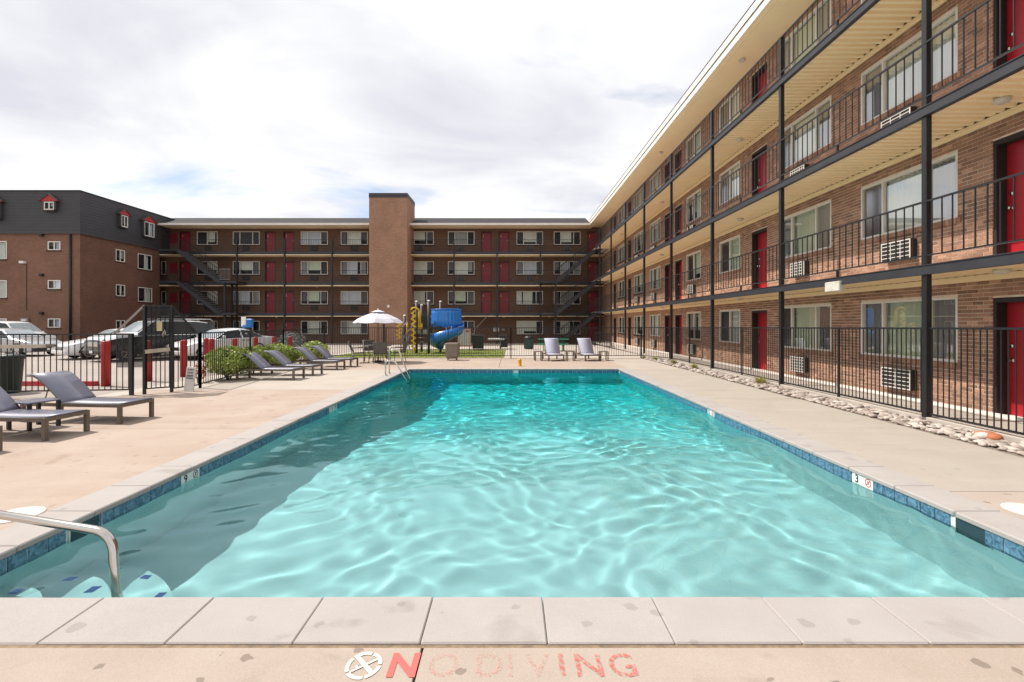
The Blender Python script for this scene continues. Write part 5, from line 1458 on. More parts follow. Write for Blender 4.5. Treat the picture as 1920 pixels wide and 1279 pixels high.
for k in range(1, 8):
    t = R(90) * k / 7; P.append((-2.80 + 0.15 * math.sin(t), 3.24 - 0.035 * k / 7, 0.255 - 0.15 * (1 - math.cos(t)) - 0.012 * k / 7))
P += [(-2.63, 3.19, 0.0), (-2.59, 3.17, -0.25), (-2.54, 3.15, -0.62)]
mb.tube(P, 0.029, 16); mb.build('rail', M['steel'], hr)
mb = MB(); mb.lathe([(0.075, 0.0), (0.07, 0.018), (0.035, 0.022)], (-4.35, 3.55, DZ), 16); mb.build('flange', M['steel'], hr)
M['lid_white'] = pmat('lid_white', (0.66, 0.62, 0.54), rough=0.55, var=0.08, scale=12)
for (x, y, lab) in ((-4.28, 4.16, 'round off white skimmer lid in the deck left of the pool'), (4.60, 4.25, 'round off white skimmer lid in the deck right of the pool')):
    t = thing('skimmer_lid', lab, 'skimmer lid', (x, y, DZ))
    mb = MB(); mb.lathe([(0.19, 0.0), (0.19, 0.006), (0.175, 0.009), (0.01, 0.009)], (0, 0, 0), 32); mb.local('cover', M['lid_white'], t)
    mb = MB(); mb.lathe([(0.022, 0.0092), (0.02, 0.011), (0.003, 0.011)], (0, 0, 0), 10); mb.local('finger_hole', M['grey_metal'], t)
M['yellow'] = pmat('yellow', (0.72, 0.36, 0.015), rough=0.45, var=0.06)
yb = thing('yellow_post', 'short yellow rounded post standing behind the far pool edge', 'bollard', (0.34, 18.75, DZ))
mb = MB(); mb.lathe([(0.078, 0), (0.078, 0.02), (0.072, 0.025), (0.076, 0.22), (0.066, 0.262), (0.03, 0.285), (0.003, 0.287)], (0, 0, 0), 20); mb.local('body', M['yellow'], yb)
mb = MB(); mb.lathe([(0.079, 0.13), (0.081, 0.135), (0.079, 0.145)], (0, 0, 0), 20, False); mb.local('band', M['yellow'], yb)
M['taupe'] = pmat('taupe', (0.20, 0.165, 0.135), rough=0.55, var=0.06, scale=4)
bn = thing('waste_bin', 'taupe plastic bin with rounded corners standing by the far fence', 'bin', (-2.65, 21.75, DZ))
mb = MB()
for i, (w_, z) in enumerate(((0.22, 0.09), (0.27, 0.16), (0.285, 0.70), (0.275, 0.78))): pass
def rrect(w, r, n=5):
    out = []
    for (sx_, sy2, a0) in ((1, 1, 0), (-1, 1, 90), (-1, -1, 180), (1, -1, 270)):
        for k in range(n): a = R(a0 + 90 * k / (n - 1)); out.append((sx_ * (w - r) + r * math.cos(a), sy2 * (w - r) + r * math.sin(a)))
    return out
prof = [(0.21, 0.08), (0.255, 0.13), (0.275, 0.20), (0.287, 0.66), (0.292, 0.67), (0.292, 0.74), (0.275, 0.775), (0.15, 0.785)]
vs = []; fs = []; nn = 20
for (w_, z) in prof: vs += [(x, y, z) for x, y in rrect(w_, 0.06)]
for i in range(len(prof) - 1):
    for k in range(nn): fs.append((i * nn + k, i * nn + (k + 1) % nn, (i + 1) * nn + (k + 1) % nn, (i + 1) * nn + k))
fs.append(tuple(range(nn - 1, -1, -1))); fs.append(tuple((len(prof) - 1) * nn + k for k in range(nn)))
mb.add(vs, fs, False); mb.local('body', M['taupe'], bn)
for (a, b) in ((-1, -1), (1, -1), (1, 1), (-1, 1)):
    mb = MB(); mb.tube([(a * 0.19, b * 0.19, 0), (a * 0.19, b * 0.19, 0.085)], 0.02, 8); mb.local('foot', M['grey_metal'], bn)
# notice board leaning on the fence
M['sign_face'] = pmat('sign_face', (0.46, 0.43, 0.40), rough=0.5, var=0.05)
ns = thing('notice_board', 'grey pool notice with rows of dark lettering leaning against the fence by the gate', 'sign', (-7.86, 11.72, DZ), R(-16))
TL = R(-13)
def tilt(x, y, z): return (x - 0.11 * z, y - z * math.sin(TL) * 1.0, z * math.cos(TL))
mb = MB(tilt); mb.bbox(-0.15, 0.15, -0.012, 0.012, 0, 0.60, 0.004); mb.local('board', M['sign_face'], ns)
M['ink_navy'] = pmat('ink_navy', (0.03, 0.028, 0.05), rough=0.5)
mb = MB(tilt)
for r_, nch in enumerate((4, 4, 5)):
    for c_ in range(nch):
        x = -0.10 + 0.2 * (c_ + 0.5) / nch; z = 0.535 - 0.075 * r_
        mb.box(x - 0.016, x - 0.006, -0.0145, -0.0125, z - 0.024, z + 0.022); mb.box(x + 0.004, x + 0.014, -0.0145, -0.0125, z - 0.024, z + 0.01); mb.box(x - 0.006, x + 0.012, -0.0145, -0.0125, z + 0.010 - 0.01 * (c_ % 3), z + 0.022)
for c_ in range(7): mb.box(-0.115 + 0.033 * c_, -0.092 + 0.033 * c_, -0.0145, -0.0125, 0.315, 0.338)
mb.local('lettering', M['ink_navy'], ns)

# ------------------------------------------------------------------ painted lettering on the near deck
def worn(name, col, keep, sc=38.0):
    m, n, l = new_mat(name)
    out = n.new('ShaderNodeOutputMaterial'); mx = n.new('ShaderNodeMixShader'); tr = n.new('ShaderNodeBsdfTransparent'); b = n.new('ShaderNodeBsdfPrincipled')
    b.inputs['Base Color'].default_value = (*col, 1); b.inputs['Roughness'].default_value = 0.8
    tc = n.new('ShaderNodeTexCoord'); nz = n.new('ShaderNodeTexNoise'); nz.inputs['Scale'].default_value = sc; nz.inputs['Detail'].default_value = 8; nz.inputs['Roughness'].default_value = 0.75
    l.new(tc.outputs['Object'], nz.inputs['Vector'])
    rp = n.new('ShaderNodeValToRGB'); l.new(nz.outputs[0], rp.inputs[0])
    p = 0.5 + (0.5 - keep) * 0.42
    rp.color_ramp.elements[0].position = max(0, p - 0.05); rp.color_ramp.elements[1].position = min(1, p + 0.07)
    rp.color_ramp.elements[1].color = (min(1, 0.35 + keep * 0.75),) * 3 + (1,)
    l.new(rp.outputs[0], mx.inputs[0]); l.new(tr.outputs[0], mx.inputs[1]); l.new(b.outputs[0], mx.inputs[2]); l.new(mx.outputs[0], out.inputs[0]); return m
M['worn_red'] = worn('worn_red', (0.66, 0.115, 0.10), 0.93)
M['worn_red_mid'] = worn('worn_red_mid', (0.60, 0.12, 0.105), 0.52)
M['worn_red_faint'] = worn('worn_red_faint', (0.62, 0.24, 0.21), 0.40, 60)
M['worn_white'] = worn('worn_white', (0.68, 0.63, 0.55), 0.80)
pm_ = thing('painted_lettering', 'worn red NO DIVING lettering with a white ring symbol painted on the near deck', 'deck lettering', (0.0, 2.33, DZ))
def gp(px): return (px - 958) * 2.33 / 901.0
for (chx, px, mat) in (('N', 757, 'worn_red'), ('O', 832, 'worn_red_faint'), ('D', 917, 'worn_red_faint'), ('I', 957, 'worn_red_faint'), ('V', 1008, 'worn_red_faint'), ('I', 1053, 'worn_red_mid'), ('N', 1104, 'worn_red_mid'), ('G', 1167, 'worn_red_mid')):
    me = text_mesh(chx, 0.225, 'letter', M[mat], 0.0, 0.008 if mat == 'worn_red' else 0.003)
    o = link('letter', me, pm_, (gp(px), -0.005, 0.0035)); o.scale = (0.86, 0.98, 1)
mb = MB()
for k in range(5): ring(mb, (0, 0, 0), 0.064, 0.082, 8, R(72 * k + 4), R(72 * k + 68))
mb.bar((-0.045, 0.05, 0), (0.05, -0.045, 0), 0.020, 0.0004); mb.bar((-0.05, -0.042, 0.0006), (0.052, 0.035, 0.0006), 0.010, 0.0004)
mb.lathe([(0.011, 0.0), (0.004, 0.0004)], (-0.028, -0.01, 0.0006), 10)
o = mb.local('ring_symbol', M['worn_white'], pm_); o.location = (gp(682), 0.0, 0.0035); o.scale = (1.05, 1.15, 1)
# ------------------------------------------------------------------ plants
def leaf_mat(name, c1, c2, trans=0.25):
    m, n, l = new_mat(name)
    out = n.new('ShaderNodeOutputMaterial'); b = n.new('ShaderNodeBsdfPrincipled'); tl = n.new('ShaderNodeBsdfTranslucent'); mx = n.new('ShaderNodeMixShader')
    at = n.new('ShaderNodeAttribute'); at.attribute_name = 'tone'
    rp = n.new('ShaderNodeValToRGB'); l.new(at.outputs['Fac'], rp.inputs[0]); rp.color_ramp.elements[0].color = (*c1, 1); rp.color_ramp.elements[1].color = (*c2, 1)
    l.new(rp.outputs[0], b.inputs['Base Color']); l.new(rp.outputs[0], tl.inputs[0]); b.inputs['Roughness'].default_value = 0.5
    mx.inputs[0].default_value = trans; l.new(b.outputs[0], mx.inputs[1]); l.new(tl.outputs[0], mx.inputs[2]); l.new(mx.outputs[0], out.inputs[0]); return m
M['leaf_green'] = leaf_mat('leaf_green', (0.16, 0.23, 0.035), (0.44, 0.50, 0.12))
M['leaf_yellow'] = leaf_mat('leaf_yellow', (0.20, 0.21, 0.035), (0.42, 0.36, 0.09))
M['leaf_grey'] = leaf_mat('leaf_grey', (0.10, 0.11, 0.10), (0.33, 0.34, 0.33))
M['leaf_red'] = leaf_mat('leaf_red', (0.28, 0.03, 0.015), (0.50, 0.08, 0.04))
M['bark'] = pmat('bark', (0.10, 0.07, 0.045), rough=0.9, scale=20)
def bush(label, x, y, rx, ry, h, n, mat, lsize=0.045, group=None, cat='shrub', name='shrub', stems=9):
    t = thing(name, label, cat, (x, y, -0.02), rng.uniform(0, 6.28), group)
    vs = np.zeros((n * 4, 3)); tn = np.zeros(n)
    ph = rng.uniform(0, 6, 4)
    for i in range(n):
        d = rng.normal(0, 1, 3); d /= np.linalg.norm(d); d[2] = abs(d[2]) if rng.random() < 0.8 else d[2] * 0.4
        lump = 1 + 0.16 * math.sin(4 * math.atan2(d[1], d[0]) + ph[0]) + 0.12 * math.sin(7 * d[2] + 3 * d[0] + ph[1])
        r = (rng.random() ** 0.33) * lump
        if r < 0.62: r = 0.62 + 0.4 * rng.random() * lump
        p = np.array([d[0] * rx * r * 0.94, d[1] * ry * r * 0.94, h * (0.40 + 0.62 * d[2] * min(r, 1.05))])
        p[2] = max(p[2], 0.03)
        nrm = d + rng.normal(0, 0.6, 3); nrm /= np.linalg.norm(nrm)
        a = np.cross(nrm, rng.normal(0, 1, 3)); a /= np.linalg.norm(a); b = np.cross(nrm, a)
        s = lsize * rng.uniform(0.7, 1.4)
        vs[4 * i:4 * i + 4] = [p - a * s, p + b * s * 0.45, p + a * s, p - b * s * 0.45]
        tn[i] = np.clip(0.45 * rng.random() + 0.55 * rng.random() , 0, 1)
    f = np.arange(n * 4).reshape(n, 4)
    me = bpy.data.meshes.new('foliage'); me.from_pydata(vs.tolist(), [], f.tolist()); me.materials.append(M[mat]); set_tone(me, tn, 4)
    link('foliage', me, t, kind='stuff')
    mb = MB()
    for k in range(stems):
        a = 2 * math.pi * k / stems; q = rng.uniform(0.4, 0.85)
        mb.tube([(0.04 * math.cos(a), 0.04 * math.sin(a), 0), (rx * q * 0.5 * math.cos(a), ry * q * 0.5 * math.sin(a), h * 0.35), (rx * q * math.cos(a), ry * q * math.sin(a), h * 0.75)], [0.012, 0.008, 0.003], 5)
    mb.local('stem', M['bark'], t)
    return t
hg = 'rounded shrubs along the left fence'
bush('largest rounded green shrub, behind the first lounger of the hedge row', -8.34, 14.2, 0.66, 0.64, 0.98, 6500, 'leaf_green', group=hg)
bush('rounded green shrub behind the second lounger of the hedge row', -8.5, 15.75, 0.62, 0.66, 0.92, 5500, 'leaf_green', group=hg)
bush('wide green shrub between the second and third loungers of the hedge row', -8.46, 17.55, 0.64, 0.8, 0.92, 5500, 'leaf_green', group=hg)
bush('small green shrub behind the fourth lounger at the far end of the hedge row', -8.25, 20.2, 0.62, 0.70, 0.88, 4000, 'leaf_green', group=hg)
bush('sprig of red blossom at the near end of the hedge by the fence', -8.72, 13.45, 0.16, 0.2, 0.62, 170, 'leaf_red', 0.04, cat='flowers', name='flower_sprig', stems=4)
bush('grey leaved spiky shrub beyond the fence below the far building', -12.6, 27.6, 0.95, 0.8, 1.15, 1300, 'leaf_grey', 0.07)
def tuft(label, x, y, s, n=150):
    t = thing('grass_tuft', label, 'grass tuft', (x, y, -0.01), 0, 'yellow grass tufts in the river stones')
    V_, Q_, T_ = [], [], []
    for i in range(n):
        a = rng.uniform(0, 6.28); ln = s * rng.uniform(0.6, 1.1); le = rng.uniform(0.25, 1.0); w = 0.006
        c, sn = math.cos(a), math.sin(a); x0 = rng.normal(0, 0.05 * s / 0.3); y0 = rng.normal(0, 0.05 * s / 0.3)
        pts = [(0, 0), (0.45 * ln * le, 0.55 * ln * (1.25 - le * .5)), (0.95 * ln * le, 0.75 * ln * (1.2 - le * .75))]
        k = len(V_)
        for j, (r_, z) in enumerate(pts):
            ww = w * (1 - 0.45 * j); V_ += [(x0 + c * r_ - sn * ww, y0 + sn * r_ + c * ww, z), (x0 + c * r_ + sn * ww, y0 + sn * r_ - c * ww, z)]
        Q_ += [(k, k + 1, k + 3, k + 2), (k + 2, k + 3, k + 5, k + 4)]; T_.append(rng.random())
    me = bpy.data.meshes.new('blades'); me.from_pydata(V_, [], Q_); me.materials.append(M['leaf_yellow']); set_tone(me, T_, 6)
    link('blades', me, t, kind='stuff')
for (x, y, s, lab) in ((6.78, 13.05, 0.36, 'largest yellow grass tuft, beside the second steel post'), (6.72, 17.6, 0.31, 'yellow grass tuft just past the third steel post'), (6.70, 19.8, 0.29, 'yellow grass tuft between the third and fourth steel posts'), (6.55, 21.8, 0.24, 'small yellow grass tuft close to the turn of the fence'), (6.25, 22.6, 0.22, 'smallest yellow grass tuft at the far end of the stones')):
    tuft(lab, x, y, s)
# lawn
lw = MB(); lw.add([(-9.4, 23.25, -0.024), (-0.33, 23.25, -0.024), (-0.33, 31.4, gz(31.4) + 0.008), (-7.2, 31.4, gz(31.4) + 0.008), (-9.0, 28.5, gz(28.5) + 0.008)], [(0, 1, 2, 3, 4)])
M['turf'] = pmat('turf', (0.19, 0.22, 0.045), rough=0.95, var=0.25, scale=3.5, bump=0.5, bscale=300)
o = lw.build('lawn', M['turf']); o['kind'] = 'structure'
NB = 9000
px_ = rng.uniform(-9.1, -0.36, NB); py2 = 23.3 + (rng.random(NB) ** 1.3) * 7.9
V_ = np.zeros((NB * 3, 3)); an = rng.uniform(0, 6.28, NB); hh = rng.uniform(0.03, 0.07, NB)
V_[0::3, 0] = px_ - 0.012 * np.cos(an); V_[0::3, 1] = py2 - 0.012 * np.sin(an); V_[1::3, 0] = px_ + 0.012 * np.cos(an); V_[1::3, 1] = py2 + 0.012 * np.sin(an)
V_[2::3, 0] = px_ + rng.normal(0, .015, NB); V_[2::3, 1] = py2 + rng.normal(0, .015, NB)
zg = np.array([gz(v) for v in py2]); V_[0::3, 2] = zg; V_[1::3, 2] = zg; V_[2::3, 2] = zg + hh
keep = ~((py2 > 28.5) & (px_ < -7.0))
F_ = np.arange(NB * 3).reshape(NB, 3)[keep]
me = bpy.data.meshes.new('grass'); me.from_pydata(V_.tolist(), [], F_.tolist()); me.materials.append(M['leaf_green_lawn'] if 'leaf_green_lawn' in M else leaf_mat('leaf_lawn', (0.12, 0.17, 0.02), (0.30, 0.33, 0.06))); set_tone(me, rng.random(NB), 3)
g = link('grass', me, kind='stuff'); setp(g, 'short green grass of the small lawn beyond the far fence', 'grass')
mb = MB(); mb.box(-9.6, -0.2, 31.45, 31.75, gz(31.6) - 0.05, gz(31.6) + 0.06); o = mb.build('kerb', M['pavement']); o['kind'] = 'structure'

# ------------------------------------------------------------------ bollards and wheel stop in the car park
bg = 'red steel bollards guarding the fence'
for (px, Y, top, r, lab) in ((198.5, 12.87, 1.17, 0.105, 'red bollard standing nearest the camera, left of the gate'), (278, 13.96, 1.14, 0.10, 'red bollard seen through the gate behind the push bar'), (344.5, 15.1, 1.12, 0.10, 'red bollard rising behind the leaning notice board'),
        (386.5, 20.9, 1.0, 0.10, 'red bollard right behind the fence post, left of the hedge'), (396.8, 18.5, 1.05, 0.10, 'red bollard at the near end of the hedge'), (440.5, 19.5, 1.03, 0.10, 'red bollard above the first lounger of the hedge row'), (479.5, 21.0, 1.05, 0.10, 'red bollard above the second lounger of the hedge row'),
        (514.5, 22.5, 1.02, 0.10, 'red bollard second from the right in the row behind the hedge'), (544.0, 23.5, 1.0, 0.10, 'red bollard rightmost in the row behind the hedge')):
    t = thing('bollard', lab, 'bollard', ((px - 958) * Y / 901, Y, -0.03), 0, bg)
    top += 0.03
    mb = MB(); mb.lathe([(r, 0), (r, top - 0.06), (r * 0.97, top - 0.03)], (0, 0, 0), 20); mb.local('sleeve', M['red_paint'], t)
    mb = MB(); mb.lathe([(r * 0.985, top - 0.028), (r * 0.9, top - 0.006), (r * 0.5, top + 0.012), (0.003, top + 0.016)], (0, 0, 0), 20); mb.local('cap', M['red_paint'], t)
ws = thing('wheel_stop', 'long red painted wheel stop on the car park floor behind the near loungers', 'wheel stop', (-12.2, 12.95, -0.03))
mb = MB(); mb.prism([(-0.09, 0), (0.09, 0), (0.06, 0.12), (-0.06, 0.12)], 'x', -1.05, 1.05); mb.local('block', M['red_paint'], ws)
mb = MB()
for x in (-0.7, 0.7): mb.lathe([(0.02, 0.12), (0.018, 0.126), (0.003, 0.127)], (x, 0, 0), 8)
mb.local('anchor_bolt', M['grey_metal'], ws)
M['bin_green'] = pmat('bin_green', (0.012, 0.024, 0.02), rough=0.5)
tb_ = thing('trash_can', 'dark green trash can just beyond the fence at the left edge', 'trash can', (-12.2, 11.62, -0.03))
mb = MB(); mb.lathe([(0.24, 0), (0.26, 0.05), (0.31, 0.80), (0.33, 0.82), (0.33, 0.86)], (0, 0, 0), 18); mb.local('body', M['bin_green'], tb_)
mb = MB(); mb.lathe([(0.335, 0.861), (0.33, 0.90), (0.2, 0.94), (0.003, 0.95)], (0, 0, 0), 18); mb.local('lid', M['bin_green'], tb_)
# bag dispenser post
M['blue_box'] = pmat('blue_box', (0.02, 0.17, 0.50), rough=0.45)
dp = thing('dispenser_post', 'dark post with a white and a blue box behind the hedge', 'post', ((467 - 958) * 24.5 / 901, 24.5, -0.04))
mb = MB(); mb.box(-0.11, 0.11, -0.08, 0.08, 0, 1.55); mb.local('post', M['black_metal'], dp)
mb = MB(); mb.bbox(-0.34, -0.10, -0.12, -0.085, 1.52, 2.02, 0.01); mb.local('white_panel', M['white_paint'], dp)
mb = MB(); mb.bbox(-0.10, 0.22, -0.16, 0.04, 1.56, 1.92, 0.03); mb.bbox(-0.30, 0.20, -0.17, 0.05, 1.48, 1.60, 0.03); mb.local('blue_box', M['blue_box'], dp)

# ------------------------------------------------------------------ cars
def car_paint(name, c, rough=0.25, metal=0.0): return pmat(name, c, rough=rough, metal=metal, var=0.02, coat=0.6)
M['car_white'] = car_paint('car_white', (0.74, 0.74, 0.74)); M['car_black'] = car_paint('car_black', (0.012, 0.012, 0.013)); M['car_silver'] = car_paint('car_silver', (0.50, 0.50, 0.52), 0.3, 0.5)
M['tyre'] = pmat('tyre', (0.015, 0.015, 0.015), rough=0.85); M['trim'] = pmat('trim', (0.015, 0.015, 0.016), rough=0.5)
M['lamp_clear'] = pmat('lamp_clear', (0.60, 0.62, 0.64), rough=0.12); M['lamp_red'] = pmat('lamp_red', (0.35, 0.01, 0.01), rough=0.2)
SEDAN = dict(st=[(0.0, .36, .56, .60, .68, .72, .58), (.10, .22, .66, .71, .78, .82, .68), (.45, .20, .76, .82, .84, .87, .74), (.95, .20, .85, .91, .86, .89, .76), (1.35, .20, .91, .97, .87, .89, .76), (2.05, .20, .93, 1.38, .87, .89, .60), (2.7, .20, .94, 1.44, .87, .89, .60), (3.2, .20, .95, 1.40, .87, .89, .60), (3.85, .22, .96, 1.06, .86, .87, .68), (4.45, .24, .92, 1.0, .82, .84, .70), (4.58, .40, .80, .86, .74, .76, .62)],
             wheels=(.82, 3.55), r=.31, glass=(4, 8), roof=(5, 7))
SUV = dict(st=[(0.0, .45, .80, .95, .78, .84, .74), (.10, .30, .92, 1.08, .88, .93, .80), (.5, .28, 1.02, 1.16, .92, .96, .84), (1.1, .28, 1.08, 1.22, .93, .97, .84), (1.3, .28, 1.10, 1.27, .93, .97, .84), (1.95, .28, 1.12, 1.78, .93, .97, .70), (2.8, .28, 1.13, 1.83, .93, .97, .70), (3.9, .28, 1.14, 1.81, .93, .97, .70), (4.45, .30, 1.15, 1.74, .92, .96, .70), (4.70, .34, 1.12, 1.28, .90, .93, .80), (4.78, .45, .90, 1.0, .84, .86, .74)],
           wheels=(.90, 3.75), r=.39, glass=(4, 9), roof=(5, 8))
VAN = dict(st=[(0.0, .40, .70, .80, .74, .80, .68), (.12, .25, .84, .98, .84, .88, .76), (.7, .24, .98, 1.10, .88, .92, .82), (1.0, .24, 1.02, 1.18, .89, .93, .82), (1.75, .24, 1.05, 1.78, .90, .93, .70), (2.4, .24, 1.06, 1.86, .90, .93, .72), (3.9, .24, 1.06, 1.88, .90, .93, .72), (4.6, .26, 1.06, 1.82, .89, .92, .72), (4.85, .30, 1.0, 1.30, .86, .88, .76), (4.9, .45, .85, 1.0, .80, .82, .72)],
           wheels=(.85, 3.75), r=.33, glass=(3, 8), roof=(4, 7))
def car(label, spec, paint, loc, ang, rack=False, grille='trim', name='parked_car', top=None):
    """local x runs from nose (0) to tail; ang turns the nose's outward direction -x"""
    t = thing(name, label, 'car', loc, ang, 'cars parked beyond the left fence')
    st = spec['st']; rows = []
    def sect(s):
        x, zb, zl, zt, wb, wl, wt = s
        half = [(wb * .92, zb), (wb, zb + .08), (wl + .01, (zb + zl) * .52), (wl, zl), (wl - .035, zl + .03 if zt - zl > .12 else zl + (zt - zl) * .5), (wt + .03, zt - .05 if zt - zl > .12 else zt - .008), (wt * .82, zt), (wt * .3, zt + .012)]
        return [(x, y, z) for y, z in half] + [(x, -y, z) for y, z in half[::-1]]
    mb = MB(); vs = []; fs = []; n = 16
    for s in st: vs += sect(s)
    for i in range(len(st) - 1):
        for k in range(n - 1): fs.append((i * n + k, i * n + k + 1, (i + 1) * n + k + 1, (i + 1) * n + k))
        fs.append((i * n + n - 1, i * n, (i + 1) * n, (i + 1) * n + n - 1))
    fs.append(tuple(range(n))); fs.append(tuple((len(st) - 1) * n + k for k in range(n - 1, -1, -1)))
    mb.add(vs, fs, True); body = mb.local('body', M[paint], t)
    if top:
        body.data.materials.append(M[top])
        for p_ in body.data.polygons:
            if p_.normal.z > 0.5: p_.material_index = 1  # up-facing faces painted with top's colour to stand in for reflected sky
    md = body.modifiers.new('edge', 'EDGE_SPLIT'); md.split_angle = R(38)
    g0, g1 = spec['glass']; r0, r1 = spec['roof']
    def P(i, f, sgn, out=.006):
        x, zb, zl, zt, wb, wl, wt = st[i]
        lo = Vector((x, (wl - .03), zl + .04)); hi = Vector((x, wt + .045, zt - .075))
        if zt - zl < .12: hi = lo.copy(); hi.z = zl + 0.045
        p = lo.lerp(hi, f); return (p.x, sgn * (p.y + out), p.z)
    for sgn in (-1, 1):
        mid = (r0 + r1) // 2
        for (a, b) in ((g0, mid), (mid, g1)):
            m2 = MB(); V2 = []; F2 = []
            idx = list(range(a, b + 1))
            for j, i in enumerate(idx):
                ins = 0.05 if (j == 0 and i != g0) else (-0.05 if (j == len(idx) - 1 and i != g1) else 0)
                p, q = P(i, 0.0, sgn), P(i, 1.0, sgn)
                V2 += [(p[0] + ins, p[1], p[2]), (q[0] + ins, q[1], q[2])]
            for j in range(len(idx) - 1): F2.append((2 * j, 2 * j + 2, 2 * j + 3, 2 * j + 1))
            m2.add(V2, F2, True); m2.local('side_window', M['trim_glass'], t)
    for (i, j, nm) in ((g0, r0, 'windshield'), (g1, r1, 'rear_window')):
        a, b = st[i], st[j]
        sg = -1 if nm == 'windshield' else 1
        m2 = MB(); V2 = []; F2 = []
        for k in range(5):
            f = 0.06 + 0.86 * k / 4
            x = a[0] + (b[0] - a[0]) * f; z = a[3] + (b[3] - a[3]) * f; w = (a[6] + (b[6] - a[6]) * f) - 0.03
            V2 += [(x + sg * .012, -w, z + .006), (x + sg * .012, 0, z + .022), (x + sg * .012, w, z + .006)]
        for k in range(4):
            F2 += [(3 * k, 3 * k + 1, 3 * k + 4, 3 * k + 3), (3 * k + 1, 3 * k + 2, 3 * k + 5, 3 * k + 4)]
        m2.add(V2, F2, True); m2.local(nm, M['wind_glass'] if nm == 'windshield' else M['trim_glass'], t)
    rr = spec['r']
    for wx in spec['wheels']:
        for sgn in (-1, 1):
            w = MB(); wy = sgn * (st[3][4] - 0.09); prof = [(rr * .62, -.10), (rr * .95, -.10), (rr, -.07), (rr, .07), (rr * .95, .10), (rr * .62, .10)]; nn = 22
            V2 = [(wx + a * math.cos(2 * math.pi * k / nn), wy + sgn * b, rr + a * math.sin(2 * math.pi * k / nn)) for a, b in prof for k in range(nn)]
            F2 = [(i * nn + k, i * nn + (k + 1) % nn, (i + 1) * nn + (k + 1) % nn, (i + 1) * nn + k) for i in range(5) for k in range(nn)]
            w.add(V2, F2, True); wh = w.local('wheel', M['tyre'], t)
            w = MB(); V2 = []; F2 = []
            w.add([(wx + rr * .60 * math.cos(2 * math.pi * k / nn), wy + sgn * .07, rr + rr * .60 * math.sin(2 * math.pi * k / nn)) for k in range(nn)], [tuple(range(nn))])
            w.local('rim_back', M['trim'], wh)
            w = MB()
            for k in range(5):
                a = 2 * math.pi * k / 5 + .3; w.bar((wx, wy + sgn * .095, rr), (wx + rr * .58 * math.cos(a), wy + sgn * .095, rr + rr * .58 * math.sin(a)), .05, .025, (0, 1, 0))
            V2 = [];
            for a_, y_ in ((rr * .62, .09), (rr * .62, .105), (rr * .55, .105), (rr * .55, .09)):
                V2 += [(wx + a_ * math.cos(2 * math.pi * k / nn), wy + sgn * y_, rr + a_ * math.sin(2 * math.pi * k / nn)) for k in range(nn)]
            w.add(V2, [(i * nn + k, i * nn + (k + 1) % nn, ((i + 1) % 4) * nn + (k + 1) % nn, ((i + 1) % 4) * nn + k) for i in range(4) for k in range(nn)], True)
            w.local('rim', M['chrome'], wh)
            # dark arch round the wheel
            w = MB(); V2 = []; q = 14
            for k in range(q + 1):
                a = math.pi * k / q
                V2 += [(wx + rr * 1.02 * math.cos(a), sgn * (st[3][5] + .012), rr + rr * 1.02 * math.sin(a)), (wx + rr * 1.22 * math.cos(a), sgn * (st[3][5] + .012), rr + rr * 1.22 * math.sin(a)), (wx + rr * 1.22 * math.cos(a), sgn * (st[3][4] - .10), rr + rr * 1.22 * math.sin(a))]
            w.add(V2, [(3 * k, 3 * k + 1, 3 * k + 4, 3 * k + 3) for k in range(q)] + [(3 * k + 1, 3 * k + 2, 3 * k + 5, 3 * k + 4) for k in range(q)]); w.local('wheel_arch', M['trim'], t)
    x0, zb, zl, zt, wb, wl, wt = st[1]
    m2 = MB(); m2.bbox(-.012, .06, -wl * .48, wl * .48, zl - .26, zl - .05, .02)
    gr = m2.local('grille', M[grille], t)
    m2 = MB()
    for k in range(3): m2.box(-.018, .0, -wl * .46, wl * .46, zl - .24 + .07 * k, zl - .215 + .07 * k)
    m2.local('grille_bar', M['chrome'], gr)
    for sgn in (-1, 1):
        m2 = MB(); ya, yb_ = sorted((sgn * wl * .55, sgn * wl * .93)); m2.bbox(.0, .16, ya, yb_, zl - .16, zl - .01, .03); m2.local('headlight', M['lamp_clear'], t)
        m2 = MB(); xe = st[-2][0]; ya, yb_ = sorted((sgn * wl * .6, sgn * wl * .9)); m2.bbox(xe - .02, xe + .1, ya, yb_, zl - .0, zl + .14, .02); m2.local('taillight', M['lamp_red'], t)
        m2 = MB(); ms = st[g0]; ya, yb_ = sorted((sgn * (ms[5] + .02), sgn * (ms[5] + .20))); m2.bbox(ms[0] + .25, ms[0] + .37, ya, yb_, ms[2] + .06, ms[2] + .20, .03); m2.local('mirror', M[paint], t)
        for hx in (0.42, 0.66):
            m2 = MB(); xx = st[r0][0] + (st[r1][0] - st[r0][0]) * hx + .1; ya, yb_ = sorted((sgn * (st[r0][5] - .005), sgn * (st[r0][5] + .025))); m2.box(xx, xx + .16, ya, yb_, st[r0][2] - .10, st[r0][2] - .07); m2.local('door_handle', M['trim'], t)
    m2 = MB(); m2.bbox(-.05, .10, -wl * .92, wl * .92, zb + .05, zb + .22, .03); m2.local('bumper', M['trim'] if paint != 'car_white' else M[paint], t)
    m2 = MB(); m2.box(-.06, -.05, -.16, .16, zb + .09, zb + .19); m2.local('number_plate', M['white_paint'], t)
    if rack:
        m2 = MB(); z = st[r0 + 1][3]
        for sgn in (-1, 1): m2.tube([(st[r0][0] + .2, sgn * .60, z - .02), (st[r0][0] + .35, sgn * .60, z + .07), (st[r1][0] + .2, sgn * .60, z + .06), (st[r1][0] + .35, sgn * .60, z - .03)], .02, 6)
        for xx in (st[r0][0] + .6, st[r1][0] - .2): m2.tube([(xx, -.6, z + .07), (xx, .6, z + .07)], .018, 6)
        m2.local('roof_rack', M['chrome'], t)
    return t
